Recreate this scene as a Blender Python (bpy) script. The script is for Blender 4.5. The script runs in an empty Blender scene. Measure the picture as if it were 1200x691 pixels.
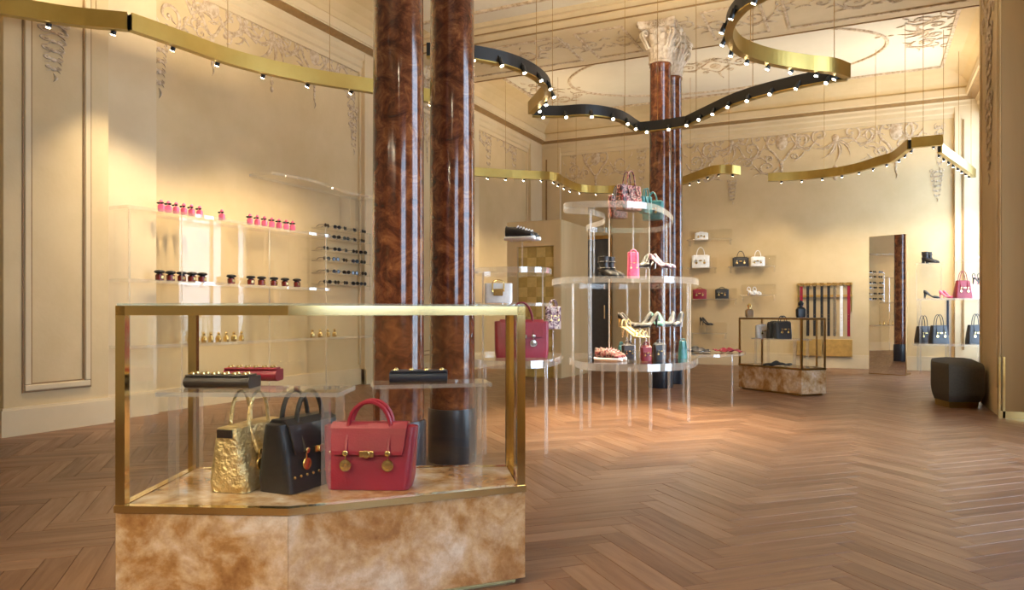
import bpy, bmesh, math, random
from mathutils import Vector, Matrix
random.seed(7)
ORD = ['first', 'second', 'third', 'fourth', 'fifth', 'sixth', 'seventh', 'eighth', 'ninth', 'tenth', 'eleventh', 'twelfth']
S = bpy.context.scene
COL = S.collection
PI = math.pi
R = math.radians

# ------------------------------------------------------------------ camera
# room axes: +Y runs along the long left wall, +X along the back wall, z up.
H = 1.05                     # eye height (m)
F, HX, HY = 874.0, 600.0, 368.0   # focal length / principal point in a 1200x691 frame
YAW = math.atan2(418.0, 874.0)
FW = (-math.sin(YAW), math.cos(YAW)); RT = (math.cos(YAW), math.sin(YAW))
cam_d = bpy.data.cameras.new('camera'); cam = bpy.data.objects.new('camera', cam_d); COL.objects.link(cam)
cam_d.sensor_width = 36.0; cam_d.lens = 36.0*F/1200.0; cam_d.shift_y = (HY-345.5)/1200.0
cam_d.clip_start = 0.05
cam.location = (0, 0, H); cam.rotation_euler = (PI/2, 0, YAW)
S.camera = cam
S.view_settings.view_transform = 'Standard'; S.view_settings.look = 'None'
S.view_settings.gamma = 1.0; S.view_settings.use_curve_mapping = False
S.view_settings.exposure = 0.36
S.cycles.max_bounces = 10; S.cycles.diffuse_bounces = 4; S.cycles.glossy_bounces = 4
S.cycles.transmission_bounces = 6; S.cycles.transparent_max_bounces = 48
S.cycles.sample_clamp_indirect = 6.0; S.cycles.caustics_reflective = False; S.cycles.caustics_refractive = False
S.cycles.use_denoising = True

# world: pale overcast daylight, seen and felt only through the windows
W = bpy.data.worlds.new('sky'); S.world = W; W.use_nodes = True
bg = W.node_tree.nodes['Background']; bg.inputs[0].default_value = (0.60, 0.77, 1.0, 1); bg.inputs[1].default_value = 7.5

WX0, WX1, WY0, WY1, WZ = -6.9, 1.85, -4.0, 15.9, 5.45     # room shell
WIN = [(13.3, 15.76, .25, 4.65), (4.7, 7.8, .12, 4.65), (-.5, 1.9, 1.1, 3.4)]  # last opening is added out of view, sized for case light and rail reflection
for (y0, y1, z0, z1) in WIN:       # daylight portals in the window openings
    l = bpy.data.lights.new('window_portal', 'AREA'); l.shape = 'RECTANGLE'; l.size = y1-y0; l.size_y = z1-z0
    l.cycles.is_portal = True
    o = bpy.data.objects.new('window_portal', l); COL.objects.link(o)
    o.location = (WX1+.32, (y0+y1)/2, (z0+z1)/2); o.rotation_euler = (PI/2, 0, PI/2)
WARM = (1.0, .82, .56)
SPOT_W, UP_W = 46.0, 7.5

# ------------------------------------------------------------------ helpers
def at(px, py, z):                       # floor-plan point whose height is known
    d = (z-H)*F/(HY-py); l = (px-HX)/F*d
    return Vector((RT[0]*l+FW[0]*d, RT[1]*l+FW[1]*d, z))
def dep(px, d, z=0):                     # point at a known distance along the view axis
    l = (px-HX)/F*d
    return Vector((RT[0]*l+FW[0]*d, RT[1]*l+FW[1]*d, z))
def onx(px, X):
    t = (px-HX)/F; d = X/(FW[0]+t*RT[0]); return (FW[1]+t*RT[1])*d, d
def ony(px, Y):
    t = (px-HX)/F; d = Y/(FW[1]+t*RT[1]); return (FW[0]+t*RT[0])*d, d
def zat(py, d): return H+(HY-py)*d/F

class MB:
    def __init__(s): s.v = []; s.f = []; s.m = []; s.uv = None
    def add(s, vs, fs, m=0):
        b = len(s.v); s.v += [tuple(v) for v in vs]
        s.f += [tuple(i+b for i in f) for f in fs]; s.m += [m]*len(fs); return s
    def box(s, c, d, m=0, rz=0, M=None):
        x, y, z = d[0]/2, d[1]/2, d[2]/2
        vs = [Vector((sx*x, sy*y, sz*z)) for sz in (-1, 1) for sy in (-1, 1) for sx in (-1, 1)]
        T = Matrix.Translation(c) @ (M if M else Matrix.Rotation(rz, 4, 'Z'))
        return s.add([T @ v for v in vs], [(0,2,3,1),(4,5,7,6),(0,1,5,4),(2,6,7,3),(0,4,6,2),(1,3,7,5)], m)
    def bb(s, x0, x1, y0, y1, z0, z1, m=0):
        return s.box(((x0+x1)/2, (y0+y1)/2, (z0+z1)/2), (abs(x1-x0), abs(y1-y0), abs(z1-z0)), m)
    def prism(s, poly, z0, z1, m=0, ms=None):
        n = len(poly)
        vs = [(p[0], p[1], z0) for p in poly]+[(p[0], p[1], z1) for p in poly]
        a = sum(poly[i][0]*poly[(i+1) % n][1]-poly[(i+1) % n][0]*poly[i][1] for i in range(n))
        if a < 0: vs = vs[:n][::-1]+vs[n:][::-1]
        b = len(s.v); s.v += vs
        s.f += [tuple(b+i for i in range(n-1, -1, -1)), tuple(b+n+i for i in range(n))]; s.m += [m, m]
        for i in range(n):
            j = (i+1) % n; s.f.append((b+i, b+j, b+n+j, b+n+i)); s.m.append(m if ms is None else ms)
        return s
    def tube(s, pts, r, n=6, m=0, cap=True, sq=None):
        pts = [Vector(p) for p in pts]; k = len(pts)
        rr = r if isinstance(r, (list, tuple)) else [r]*k
        t0 = (pts[1]-pts[0]).normalized()
        up = Vector((0, 0, 1)) if abs(t0.z) < .9 else Vector((1, 0, 0))
        u = t0.cross(up).normalized(); rows = []
        for i, p in enumerate(pts):
            t = (pts[min(i+1, k-1)]-pts[max(i-1, 0)]).normalized()
            u = (u-t*u.dot(t))
            u = u.normalized() if u.length > 1e-6 else t.orthogonal().normalized()
            w = t.cross(u)
            q = sq if sq else 1.0
            rows.append([p+(u*math.cos(a)*rr[i]+w*math.sin(a)*rr[i]*q) for a in (2*PI*j/n for j in range(n))])
        vs = [v for row in rows for v in row]; fs = []
        for i in range(k-1):
            for j in range(n):
                j2 = (j+1) % n; fs.append((i*n+j, i*n+j2, (i+1)*n+j2, (i+1)*n+j))
        if cap: fs += [tuple(range(n-1, -1, -1)), tuple((k-1)*n+j for j in range(n))]
        return s.add(vs, fs, m)
    def lathe(s, prof, n=16, m=0, c=(0, 0, 0), ring=None, cap=True):
        vs = []; fs = []
        for (r, z) in prof:
            vs += [(c[0]+r*math.cos(2*PI*j/n), c[1]+r*math.sin(2*PI*j/n), c[2]+z) for j in range(n)]
        for i in range(len(prof)-1):
            for j in range(n):
                j2 = (j+1) % n; fs.append((i*n+j, i*n+j2, (i+1)*n+j2, (i+1)*n+j))
        if cap: fs += [tuple(range(n-1, -1, -1)), tuple((len(prof)-1)*n+j for j in range(n))]
        return s.add(vs, fs, m)
    def disc(s, c, nrm, r, th, n=14, m=0):
        nrm = Vector(nrm).normalized(); c = Vector(c)
        return s.tube([c, c+nrm*th*.8, c+nrm*th], [r, r, r*.8], n, m)
    def loft(s, secs, m=0, cap=True):
        n = len(secs[0]); vs = [v for sec in secs for v in sec]; fs = []
        for i in range(len(secs)-1):
            for j in range(n):
                j2 = (j+1) % n; fs.append((i*n+j, i*n+j2, (i+1)*n+j2, (i+1)*n+j))
        if cap: fs += [tuple(range(n-1, -1, -1)), tuple((len(secs)-1)*n+j for j in range(n))]
        return s.add(vs, fs, m)
    def ball(s, c, r, m=0, n=8, k=5):
        rx, ry, rz = r if isinstance(r, (tuple, list)) else (r, r, r)
        secs = []
        for i in range(k+1):
            a = -PI/2+PI*i/k; cr = max(math.cos(a), .02)
            secs.append([(c[0]+rx*cr*math.cos(2*PI*j/n), c[1]+ry*cr*math.sin(2*PI*j/n), c[2]+rz*math.sin(a)) for j in range(n)])
        return s.loft(secs, m)
    def mesh(s, name, mats, smooth=False):
        me = bpy.data.meshes.new(name); me.from_pydata(s.v, [], s.f); me.validate()
        for m in (mats if isinstance(mats, (list, tuple)) else [mats]): me.materials.append(m)
        if len(me.polygons) == len(s.m): me.polygons.foreach_set('material_index', s.m)
        if smooth:
            me.polygons.foreach_set('use_smooth', [True]*len(me.polygons))
            bm = bmesh.new(); bm.from_mesh(me); bmesh.ops.recalc_face_normals(bm, faces=bm.faces)
            for e in bm.edges:
                if len(e.link_faces) == 2 and e.calc_face_angle(0) > R(38): e.smooth = False
            bm.to_mesh(me); bm.free()
        else:
            bm = bmesh.new(); bm.from_mesh(me); bmesh.ops.recalc_face_normals(bm, faces=bm.faces); bm.to_mesh(me); bm.free()
        me.update(); return me
    def build(s, name, mats, parent=None, smooth=False, bevel=0, **kw):
        o = bpy.data.objects.new(name, s.mesh(name, mats, smooth)); COL.objects.link(o)
        if parent is not None: o.parent = parent
        if bevel:
            md = o.modifiers.new('bevel', 'BEVEL'); md.width = bevel; md.segments = 2; md.limit_method = 'ANGLE'; md.angle_limit = R(40)
        for k, v in kw.items(): o[k] = v
        return o
def obj(name, me, parent=None, loc=(0, 0, 0), rz=0, **kw):
    o = bpy.data.objects.new(name, me); COL.objects.link(o); o.parent = parent
    o.location = loc; o.rotation_euler = (0, 0, rz)
    for k, v in kw.items(): o[k] = v
    return o
def tag(o, label, cat, group=None):
    o['label'] = label; o['category'] = cat
    if group: o['group'] = group
    return o
def thing(name, label, cat, loc=(0, 0, 0), rz=0, group=None):
    o = bpy.data.objects.new(name, None); COL.objects.link(o); o.empty_display_size = .1
    o.location = loc; o.rotation_euler = (0, 0, rz); return tag(o, label, cat, group)
def copy_tree(o, parent=None):
    c = o.copy(); COL.objects.link(c); c.parent = parent
    for ch in list(o.children): copy_tree(ch, c)
    return c
def dup(o, loc, rz, label=None, group=None, sc=None):
    c = copy_tree(o); c.location = loc; c.rotation_euler = (0, 0, rz)
    if label: c['label'] = label
    if group: c['group'] = group
    if sc: c.scale = (sc, sc, sc)
    return c
def arc(c, r, a0, a1, n, plane='xz'):
    out = []
    for i in range(n+1):
        a = a0+(a1-a0)*i/n
        p, q = r[0]*math.cos(a) if isinstance(r, tuple) else r*math.cos(a), r[1]*math.sin(a) if isinstance(r, tuple) else r*math.sin(a)
        out.append(Vector((c[0]+p, c[1], c[2]+q)) if plane == 'xz' else Vector((c[0]+p, c[1]+q, c[2])) if plane == 'xy' else Vector((c[0], c[1]+p, c[2]+q)))
    return out
def rrect(w, d, r, z, n=3, cx=0, cy=0):       # rounded rectangle section
    pts = []
    r = min(r, w/2*.98, d/2*.98)
    for (sx, sy, a0) in ((1, 1, 0), (-1, 1, PI/2), (-1, -1, PI), (1, -1, 1.5*PI)):
        for i in range(n+1):
            a = a0+PI/2*i/n
            pts.append(Vector((cx+sx*(w/2-r)+r*math.cos(a), cy+sy*(d/2-r)+r*math.sin(a), z)))
    return pts
def smooth_path(pts, n=8):                    # Catmull-Rom through points
    P = [Vector(p) for p in pts]; P = [P[0]*2-P[1]]+P+[P[-1]*2-P[-2]]; out = []
    for i in range(1, len(P)-2):
        for k in range(n):
            t = k/n; a, b, c, d = P[i-1], P[i], P[i+1], P[i+2]
            out.append(.5*((2*b)+(c-a)*t+(2*a-5*b+4*c-d)*t*t+(3*b-a-3*c+d)*t**3))
    out.append(P[-2]); return out

# ------------------------------------------------------------------ materials
def new_mat(name):
    m = bpy.data.materials.new(name); m.use_nodes = True
    nt = m.node_tree; return m, nt, nt.nodes['Principled BSDF'], nt.nodes['Material Output']
def setp(p, col=None, rough=None, metal=None, **kw):
    if col is not None: p.inputs['Base Color'].default_value = (*col, 1)
    if rough is not None: p.inputs['Roughness'].default_value = rough
    if metal is not None: p.inputs['Metallic'].default_value = metal
    for k, v in kw.items(): p.inputs[k].default_value = v
def node(nt, t, **kw):
    n = nt.nodes.new(t)
    for k, v in kw.items():
        if k.startswith('i_'): n.inputs[k[2:].replace('_', ' ')].default_value = v
        else: setattr(n, k, v)
    return n
def ramp(nt, stops):
    n = nt.nodes.new('ShaderNodeValToRGB'); e = n.color_ramp.elements
    while len(e) < len(stops): e.new(.5)
    for i, (p, c) in enumerate(stops): e[i].position = p; e[i].color = (*c, 1)
    return n
def noisy(name, stops, scale=3, detail=6, rough=.5, dist=0, bump=0, metal=0, rr=.6, bd=.01, bscale=None, coat=0, vec=(1, 1, 1)):
    m, nt, p, out = new_mat(name); setp(p, None, rough, metal)
    if coat: p.inputs['Coat Weight'].default_value = coat; p.inputs['Coat Roughness'].default_value = .05
    tc = node(nt, 'ShaderNodeTexCoord'); mp = node(nt, 'ShaderNodeMapping'); mp.inputs['Scale'].default_value = vec
    nt.links.new(tc.outputs['Object'], mp.inputs[0])
    nz = node(nt, 'ShaderNodeTexNoise', i_Scale=scale, i_Detail=detail, i_Roughness=rr, i_Distortion=dist)
    nt.links.new(mp.outputs[0], nz.inputs['Vector'])
    rp = ramp(nt, stops); nt.links.new(nz.outputs['Fac'], rp.inputs[0]); nt.links.new(rp.outputs[0], p.inputs['Base Color'])
    if bump:
        n2 = node(nt, 'ShaderNodeTexNoise', i_Scale=bscale or scale*6, i_Detail=4); nt.links.new(mp.outputs[0], n2.inputs['Vector'])
        bp = node(nt, 'ShaderNodeBump', i_Strength=bump, i_Distance=bd); nt.links.new(n2.outputs['Fac'], bp.inputs['Height'])
        nt.links.new(bp.outputs[0], p.inputs['Normal'])
    return m
def plain(name, col, rough=.5, metal=0, **kw):
    v = .82
    return noisy(name, [(.3, tuple(c*v for c in col)), (.7, tuple(min(1, c*1.1) for c in col))], scale=kw.pop('scale', 12), rough=rough, metal=metal, **kw)
def clear(name, tint, base, gl, edge=0, edgecol=(1, 1, 1)):
    m, nt, p, out = new_mat(name); nt.nodes.remove(p)
    tr = node(nt, 'ShaderNodeBsdfTransparent'); tr.inputs[0].default_value = (*tint, 1)
    g = node(nt, 'ShaderNodeBsdfGlossy'); g.inputs['Roughness'].default_value = .02; g.inputs[0].default_value = (1, 1, 1, 1)
    fr = node(nt, 'ShaderNodeFresnel'); fr.inputs[0].default_value = 1.46
    mu = node(nt, 'ShaderNodeMath', operation='MULTIPLY_ADD'); mu.inputs[1].default_value = gl; mu.inputs[2].default_value = base
    mu.use_clamp = True
    ge = node(nt, 'ShaderNodeNewGeometry'); inv = node(nt, 'ShaderNodeMath', operation='SUBTRACT'); inv.inputs[0].default_value = 1.0
    nt.links.new(ge.outputs['Backfacing'], inv.inputs[1]); mf = node(nt, 'ShaderNodeMath', operation='MULTIPLY')
    nt.links.new(fr.outputs[0], mf.inputs[0]); nt.links.new(inv.outputs[0], mf.inputs[1]); nt.links.new(mf.outputs[0], mu.inputs[0])
    mx = node(nt, 'ShaderNodeMixShader'); nt.links.new(mu.outputs[0], mx.inputs[0])
    nt.links.new(tr.outputs[0], mx.inputs[1]); nt.links.new(g.outputs[0], mx.inputs[2]); last = mx
    if edge:
        df = node(nt, 'ShaderNodeBsdfDiffuse'); df.inputs[0].default_value = (*edgecol, 1)
        tl = node(nt, 'ShaderNodeBsdfTranslucent'); tl.inputs[0].default_value = (*edgecol, 1)
        ad = node(nt, 'ShaderNodeMixShader'); ad.inputs[0].default_value = .5
        nt.links.new(df.outputs[0], ad.inputs[1]); nt.links.new(tl.outputs[0], ad.inputs[2])
        m2 = node(nt, 'ShaderNodeMixShader'); m2.inputs[0].default_value = edge
        nt.links.new(mx.outputs[0], m2.inputs[1]); nt.links.new(ad.outputs[0], m2.inputs[2]); last = m2
    nt.links.new(last.outputs[0], out.inputs[0]); return m
def emit(name, col, st):
    m, nt, p, out = new_mat(name); setp(p, (0, 0, 0), .5); p.inputs['Emission Color'].default_value = (*col, 1); p.inputs['Emission Strength'].default_value = st
    return m

M = {}
M['plaster'] = noisy('plaster', [(.3, (.575, .425, .22)), (.7, (.675, .515, .29))], scale=1.1, detail=7, rough=.75, bump=.12, bscale=30)
M['plaster_pale'] = noisy('plaster_pale', [(.3, (.61, .47, .275)), (.7, (.69, .55, .34))], scale=1.3, rough=.7)
M['plaster_ceiling'] = noisy('plaster_ceiling', [(.3, (.66, .58, .445)), (.7, (.73, .65, .51))], scale=.8, rough=.8)
M['stucco'] = noisy('stucco', [(.35, (.40, .27, .15)), (.6, (.66, .53, .37))], scale=14, rough=.7)
M['gilt_brown'] = plain('gilt_brown', (.30, .17, .06), .45)
M['brass'] = noisy('brass', [(.3, (.46, .33, .09)), (.7, (.56, .41, .13))], scale=2, rough=.33, metal=1)
M['brass_pol'] = noisy('brass_polished', [(.3, (.90, .70, .30)), (.7, (.95, .76, .37))], scale=2, rough=.12, metal=1)
M['brass_dark'] = plain('brass_antique', (.42, .24, .08), .3, 1)
M['gilt'] = plain('gilt_satin', (.62, .38, .11), .45, .55)
M['gold'] = plain('gold', (.95, .70, .30), .22, 1)
M['silver'] = plain('silver', (.8, .78, .74), .2, 1)
M['black'] = plain('black_paint', (.012, .011, .010), .4)
M['black_leather'] = noisy('black_leather', [(.3, (.010, .010, .012)), (.7, (.022, .021, .022))], scale=20, rough=.38, bump=.15, bscale=160)
M['brown_black'] = noisy('dark_brown_leather', [(.3, (.020, .013, .011)), (.7, (.035, .024, .02))], scale=20, rough=.35, bump=.15, bscale=160)
M['red_leather'] = noisy('red_leather', [(.3, (.25, .008, .024)), (.7, (.33, .014, .036))], scale=8, rough=.36, bump=.12, bscale=140)
M['dark_red'] = noisy('wine_leather', [(.3, (.16, .008, .015)), (.7, (.24, .015, .025))], scale=8, rough=.35, bump=.1, bscale=140)
M['gold_leather'] = noisy('gold_leather', [(.3, (.66, .47, .18)), (.7, (.94, .77, .44))], scale=9, rough=.36, metal=.8, bump=1.0, bscale=34, bd=.022)
M['white_leather'] = plain('white_leather', (.88, .86, .83), .4)
M['pink'] = noisy('pink_leather', [(.3, (.75, .08, .20)), (.7, (.85, .20, .32))], scale=20, rough=.35)
M['pale_pink'] = plain('pale_pink', (.80, .42, .42), .45)
M['teal'] = noisy('teal_leather', [(.3, (.02, .11, .105)), (.7, (.06, .23, .21))], scale=14, rough=.35)
M['pattern'] = noisy('printed_leather', [(.42, (.05, .025, .02)), (.48, (.38, .03, .04)), (.54, (.58, .40, .30)), (.60, (.07, .03, .03))], scale=26, detail=2, rough=.4)
M['purple_pattern'] = noisy('purple_print', [(.40, (.08, .04, .07)), (.5, (.35, .22, .30)), (.58, (.78, .70, .66)), (.66, (.12, .07, .10))], scale=26, detail=2, rough=.4)
M['pink_bottle'] = plain('pink_glass', (.85, .16, .30), .15)
M['red_jar'] = plain('dark_red_jar', (.16, .022, .014), .2)
M['lens'] = plain('dark_lens', (.02, .015, .012), .08)
M['navy'] = plain('navy_leather', (.018, .026, .045), .3)
M['fabric'] = noisy('grey_brown_fabric', [(.3, (.060, .050, .036)), (.7, (.085, .072, .052))], scale=60, rough=.9, bump=.2)
M['plinth'] = plain('black_stone', (.022, .023, .028), .3)
M['door_dark'] = plain('dark_door', (.05, .055, .065), .3)
M['acrylic'] = clear('acrylic', (.985, .98, .97), .008, .8)
M['acrylic_edge'] = clear('acrylic_edge', (.98, .98, .97), .14, 1.0, .17, (1, .99, .97))
M['acrylic_leg'] = clear('acrylic_leg', (.985, .98, .97), .08, 1.0, .09, (1, .99, .97))
M['glass'] = clear('glass', (.985, .99, .98), .012, .85)
M['glass_edge'] = clear('glass_edge', (.85, .92, .88), .1, 1.0, .2, (.8, .92, .86))
M['window_glass'] = clear('window_glass', (.97, .98, .98), .0, .6)
M['bulb'] = emit('lit_bulb', (1, .86, .62), 30)
m, nt, p, out = new_mat('mirror'); setp(p, (.93, .93, .91), .0, 1.0); M['mirror'] = m

# onyx: caramel clouds in pale cream, polished
m, nt, p, out = new_mat('onyx'); setp(p, None, .16); p.inputs['Coat Weight'].default_value = .3
tc = node(nt, 'ShaderNodeTexCoord')
n1 = node(nt, 'ShaderNodeTexNoise', i_Scale=4.6, i_Detail=9, i_Roughness=.62, i_Distortion=.4); nt.links.new(tc.outputs['Object'], n1.inputs['Vector'])
r1 = ramp(nt, [(.30, (.30, .14, .045)), (.42, (.47, .25, .09)), (.49, (.60, .40, .21)), (.57, (.68, .50, .33)), (.68, (.76, .66, .54))])
nt.links.new(n1.outputs['Fac'], r1.inputs[0])
n2 = node(nt, 'ShaderNodeTexNoise', i_Scale=19, i_Detail=8, i_Roughness=.7); nt.links.new(tc.outputs['Object'], n2.inputs['Vector'])
r2 = ramp(nt, [(.38, (.55, .40, .26)), (.6, (1, 1, 1))]); nt.links.new(n2.outputs['Fac'], r2.inputs[0])
mx = node(nt, 'ShaderNodeMix', data_type='RGBA', blend_type='MULTIPLY'); mx.inputs[0].default_value = .55
nt.links.new(r1.outputs[0], mx.inputs[6]); nt.links.new(r2.outputs[0], mx.inputs[7]); nt.links.new(mx.outputs[2], p.inputs['Base Color'])
M['onyx'] = m
# red-brown scagliola marble
m, nt, p, out = new_mat('marble'); setp(p, None, .13); p.inputs['Coat Weight'].default_value = .4; p.inputs['Coat Roughness'].default_value = .06
tc = node(nt, 'ShaderNodeTexCoord')
n1 = node(nt, 'ShaderNodeTexNoise', i_Scale=8.5, i_Detail=10, i_Roughness=.74, i_Distortion=.7); nt.links.new(tc.outputs['Object'], n1.inputs['Vector'])
r1 = ramp(nt, [(.33, (.035, .010, .006)), (.45, (.105, .028, .012)), (.55, (.20, .060, .022)), (.65, (.33, .125, .042)), (.76, (.45, .22, .09))])
nt.links.new(n1.outputs['Fac'], r1.inputs[0]); nt.links.new(r1.outputs[0], p.inputs['Base Color']); M['marble'] = m
# oak planks: tone per plank, grain along the plank (UV = metres along / across the plank)
m, nt, p, out = new_mat('oak_plank'); setp(p, None, .38)
oi = node(nt, 'ShaderNodeObjectInfo'); ge = node(nt, 'ShaderNodeNewGeometry'); uv = node(nt, 'ShaderNodeUVMap')
ad = node(nt, 'ShaderNodeMath', operation='ADD'); nt.links.new(oi.outputs['Random'], ad.inputs[0]); nt.links.new(ge.outputs['Random Per Island'], ad.inputs[1])
frc = node(nt, 'ShaderNodeMath', operation='FRACT'); nt.links.new(ad.outputs[0], frc.inputs[0])
mul = node(nt, 'ShaderNodeMath', operation='MULTIPLY'); mul.inputs[1].default_value = 37.0; nt.links.new(frc.outputs[0], mul.inputs[0])
mp = node(nt, 'ShaderNodeMapping'); mp.inputs['Scale'].default_value = (2.2, 26, 1); nt.links.new(uv.outputs[0], mp.inputs[0])
g = node(nt, 'ShaderNodeTexNoise', noise_dimensions='4D', i_Scale=1.0, i_Detail=6, i_Roughness=.62, i_Distortion=.4)
nt.links.new(mp.outputs[0], g.inputs['Vector']); nt.links.new(mul.outputs[0], g.inputs['W'])
r1 = ramp(nt, [(0, (.150, .066, .029)), (.35, (.185, .085, .040)), (.7, (.215, .105, .052)), (1, (.255, .135, .072))])
nt.links.new(frc.outputs[0], r1.inputs[0])
r2 = ramp(nt, [(.3, (.74, .70, .67)), (.55, (1, 1, 1)), (.75, (1.15, 1.12, 1.08))]); nt.links.new(g.outputs['Fac'], r2.inputs[0])
mx = node(nt, 'ShaderNodeMix', data_type='RGBA', blend_type='MULTIPLY'); mx.inputs[0].default_value = 1
nt.links.new(r1.outputs[0], mx.inputs[6]); nt.links.new(r2.outputs[0], mx.inputs[7]); nt.links.new(mx.outputs[2], p.inputs['Base Color'])
r3 = ramp(nt, [(.3, (.46,)*3), (.7, (.32,)*3)]); nt.links.new(g.outputs['Fac'], r3.inputs[0]); nt.links.new(r3.outputs[0], p.inputs['Roughness'])
bp = node(nt, 'ShaderNodeBump', i_Strength=.15, i_Distance=.002); nt.links.new(g.outputs['Fac'], bp.inputs['Height']); nt.links.new(bp.outputs[0], p.inputs['Normal'])
M['oak'] = m
M['subfloor'] = plain('dark_joint', (.08, .045, .026), .8)

# ------------------------------------------------------------------ room shell
def struct(name, mb, mats, parent=None, **kw):
    o = mb.build(name, mats, parent, **kw)
    if parent is None: o['kind'] = 'structure'
    return o
floor = struct('floor', MB().bb(WX0-.3, WX1+.5, WY0-.2, WY1+.3, -.12, -.022), M['subfloor'])
floor['label'] = 'herringbone oak plank floor of the shop'
# herringbone planks, 0.72 x 0.12 m, laid at 45 degrees to the walls
PL, PW, PN = .72, .12, 6
def plank_mesh(name, items):
    vs = []; fs = []; uvs = []
    for (c, ang, dz) in items:
        ca, sa = math.cos(ang), math.sin(ang); hl, hw, t = PL/2-.0007, PW/2-.0007, .02; b = len(vs); e = .0016
        loc = [(-hl, -hw, -t), (hl, -hw, -t), (hl, hw, -t), (-hl, hw, -t), (-hl, -hw, -e), (hl, -hw, -e), (hl, hw, -e), (-hl, hw, -e),
               (-hl+e, -hw+e, 0), (hl-e, -hw+e, 0), (hl-e, hw-e, 0), (-hl+e, hw-e, 0)]
        for (x, y, z) in loc:
            vs.append((c[0]+x*ca-y*sa, c[1]+x*sa+y*ca, z+dz)); uvs.append((x, y))
        for q in ((0,1,5,4),(1,2,6,5),(2,3,7,6),(3,0,4,7),(4,5,9,8),(5,6,10,9),(6,7,11,10),(7,4,8,11),(8,9,10,11)):
            fs.append(tuple(b+i for i in q))
    me = bpy.data.meshes.new(name); me.from_pydata(vs, [], fs); me.materials.append(M['oak'])
    ul = me.uv_layers.new(name='UVMap')
    for lp in me.loops: ul.data[lp.index].uv = uvs[lp.vertex_index]
    me.update(); return me
planks = []
for i in range(-190, 190):
    for j in range(-190, 190):
        k = (i-j) % (2*PN)
        if k == 0: c = ((i+PN/2)*PW, (j+.5)*PW); ang = 0
        elif k == 2*PN-1: c = ((i+.5)*PW, (j+PN/2)*PW); ang = PI/2
        else: continue
        q = PI/4; x = -2.6+c[0]*math.cos(q)-c[1]*math.sin(q); y = 5.0+c[0]*math.sin(q)+c[1]*math.cos(q)
        if not (WX0-.2 < x < WX1+.25 and WY0 < y < WY1+.1): continue
        d = x*FW[0]+y*FW[1]; l = x*RT[0]+y*RT[1]
        vis = False
        if d > 1.5:
            px, py = HX+l/d*F, HY+H/d*F
            vis = -60 < px < 1260 and py < 730 and not (150 < px < 600 and py > 600) and not px > 1180-(py < 490)*20
        planks.append((0 if vis else 1, d, (x, y), ang+q))
planks.sort(key=lambda t: (t[0], t[1]))
pm = plank_mesh('plank', [((0, 0), 0, 0)])
for (v, d, c, a) in planks[:300]:
    obj('plank', pm, floor, (c[0], c[1], random.uniform(-.0006, .0006)), a)
rest = obj('plank_field', plank_mesh('plank_field', [(c, a, random.uniform(-.0006, .0006)) for (v, d, c, a) in planks[300:]]), floor)
rest['kind'] = 'stuff'

wl = struct('wall_left', MB().bb(WX0-.25, WX0, WY0-.25, WY1+.25, -.12, WZ+.2), M['plaster']); wl['label'] = 'long beige plaster wall behind the acrylic shelves'
wb = struct('wall_back', MB().bb(WX0, WX1, WY1, WY1+.25, -.12, WZ+.2), M['plaster']); wb['label'] = 'beige plaster end wall with the stucco frieze'
wf = struct('wall_front', MB().bb(WX0, WX1, WY0-.25, WY0, -.12, WZ+.2), M['plaster'])
mb = MB(); ys = sorted([(a, b) for (a, b, c, d) in WIN]); y = WY0-.25
for (y0, y1, z0, z1) in sorted(WIN):
    mb.bb(WX1, WX1+.35, y, y0, -.12, WZ+.2); mb.bb(WX1, WX1+.35, y0, y1, -.12, z0); mb.bb(WX1, WX1+.35, y0, y1, z1, WZ+.2); y = y1
mb.bb(WX1, WX1+.35, y, WY1+.25, -.12, WZ+.2)
wr = struct('wall_right', mb, M['plaster'])
for n, (y0, y1, z0, z1) in enumerate(WIN):
    fr = MB(); X = WX1+.24
    for (a, b, c, d) in ((y0, y0+.07, z0, z1), (y1-.07, y1, z0, z1), (y0, y1, z0, z0+.07), (y0, y1, z1-.07, z1)): fr.bb(X-.03, X+.03, a, b, c, d)
    ym = (y0+y1)/2; zm = z0+(z1-z0)*.72
    fr.bb(X-.03, X+.03, ym-.04, ym+.04, z0, z1); fr.bb(X-.03, X+.03, y0, y1, zm-.04, zm+.04)
    wn = struct('window_%d' % (n+1), fr, M['white_leather']); wn['label'] = 'tall window with white frame in the right wall'  # the third of these is the added, unseen window
    for (a, b) in ((y0+.07, ym-.04), (ym+.04, y1-.07)):
        for (c, d) in ((z0+.07, zm-.04), (zm+.04, z1-.07)):
            MB().bb(X-.004, X+.004, a, b, c, d).build('window_pane', M['window_glass'], wn)
ceil = struct('ceiling', MB().bb(WX0, WX1, WY0, WY1, WZ, WZ+.2), M['plaster_ceiling']); ceil['label'] = 'cream plaster ceiling with oval moulding'
BEAM = [(10.1, 11.75), (3.35, 5.2)]
for (a, b) in BEAM:
    bm_ = MB().bb(WX0, WX1, a, b, 5.20, WZ); bm_.bb(WX0, WX1, a-.07, a, 5.30, WZ); bm_.bb(WX0, WX1, b, b+.07, 5.30, WZ)
    bm_.bb(WX0, WX1, a-.14, a-.07, 5.38, WZ); bm_.bb(WX0, WX1, b+.07, b+.14, 5.38, WZ)
    beam = struct('trim_%d' % (6 if a > 6 else 7), bm_, M['plaster_pale']); beam['label'] = 'broad plaster ceiling beam carried by the marble columns'
    if a > 6:
        beam_far = beam
        MB().bb(WX0, WX1, a-.012, a+.012, 5.188, 5.205).bb(WX0, WX1, b-.012, b+.012, 5.188, 5.205).bb(WX0, WX1, a-.08, a-.066, 5.29, 5.305).build('gilded_line', M['gilt_brown'], beam)
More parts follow.
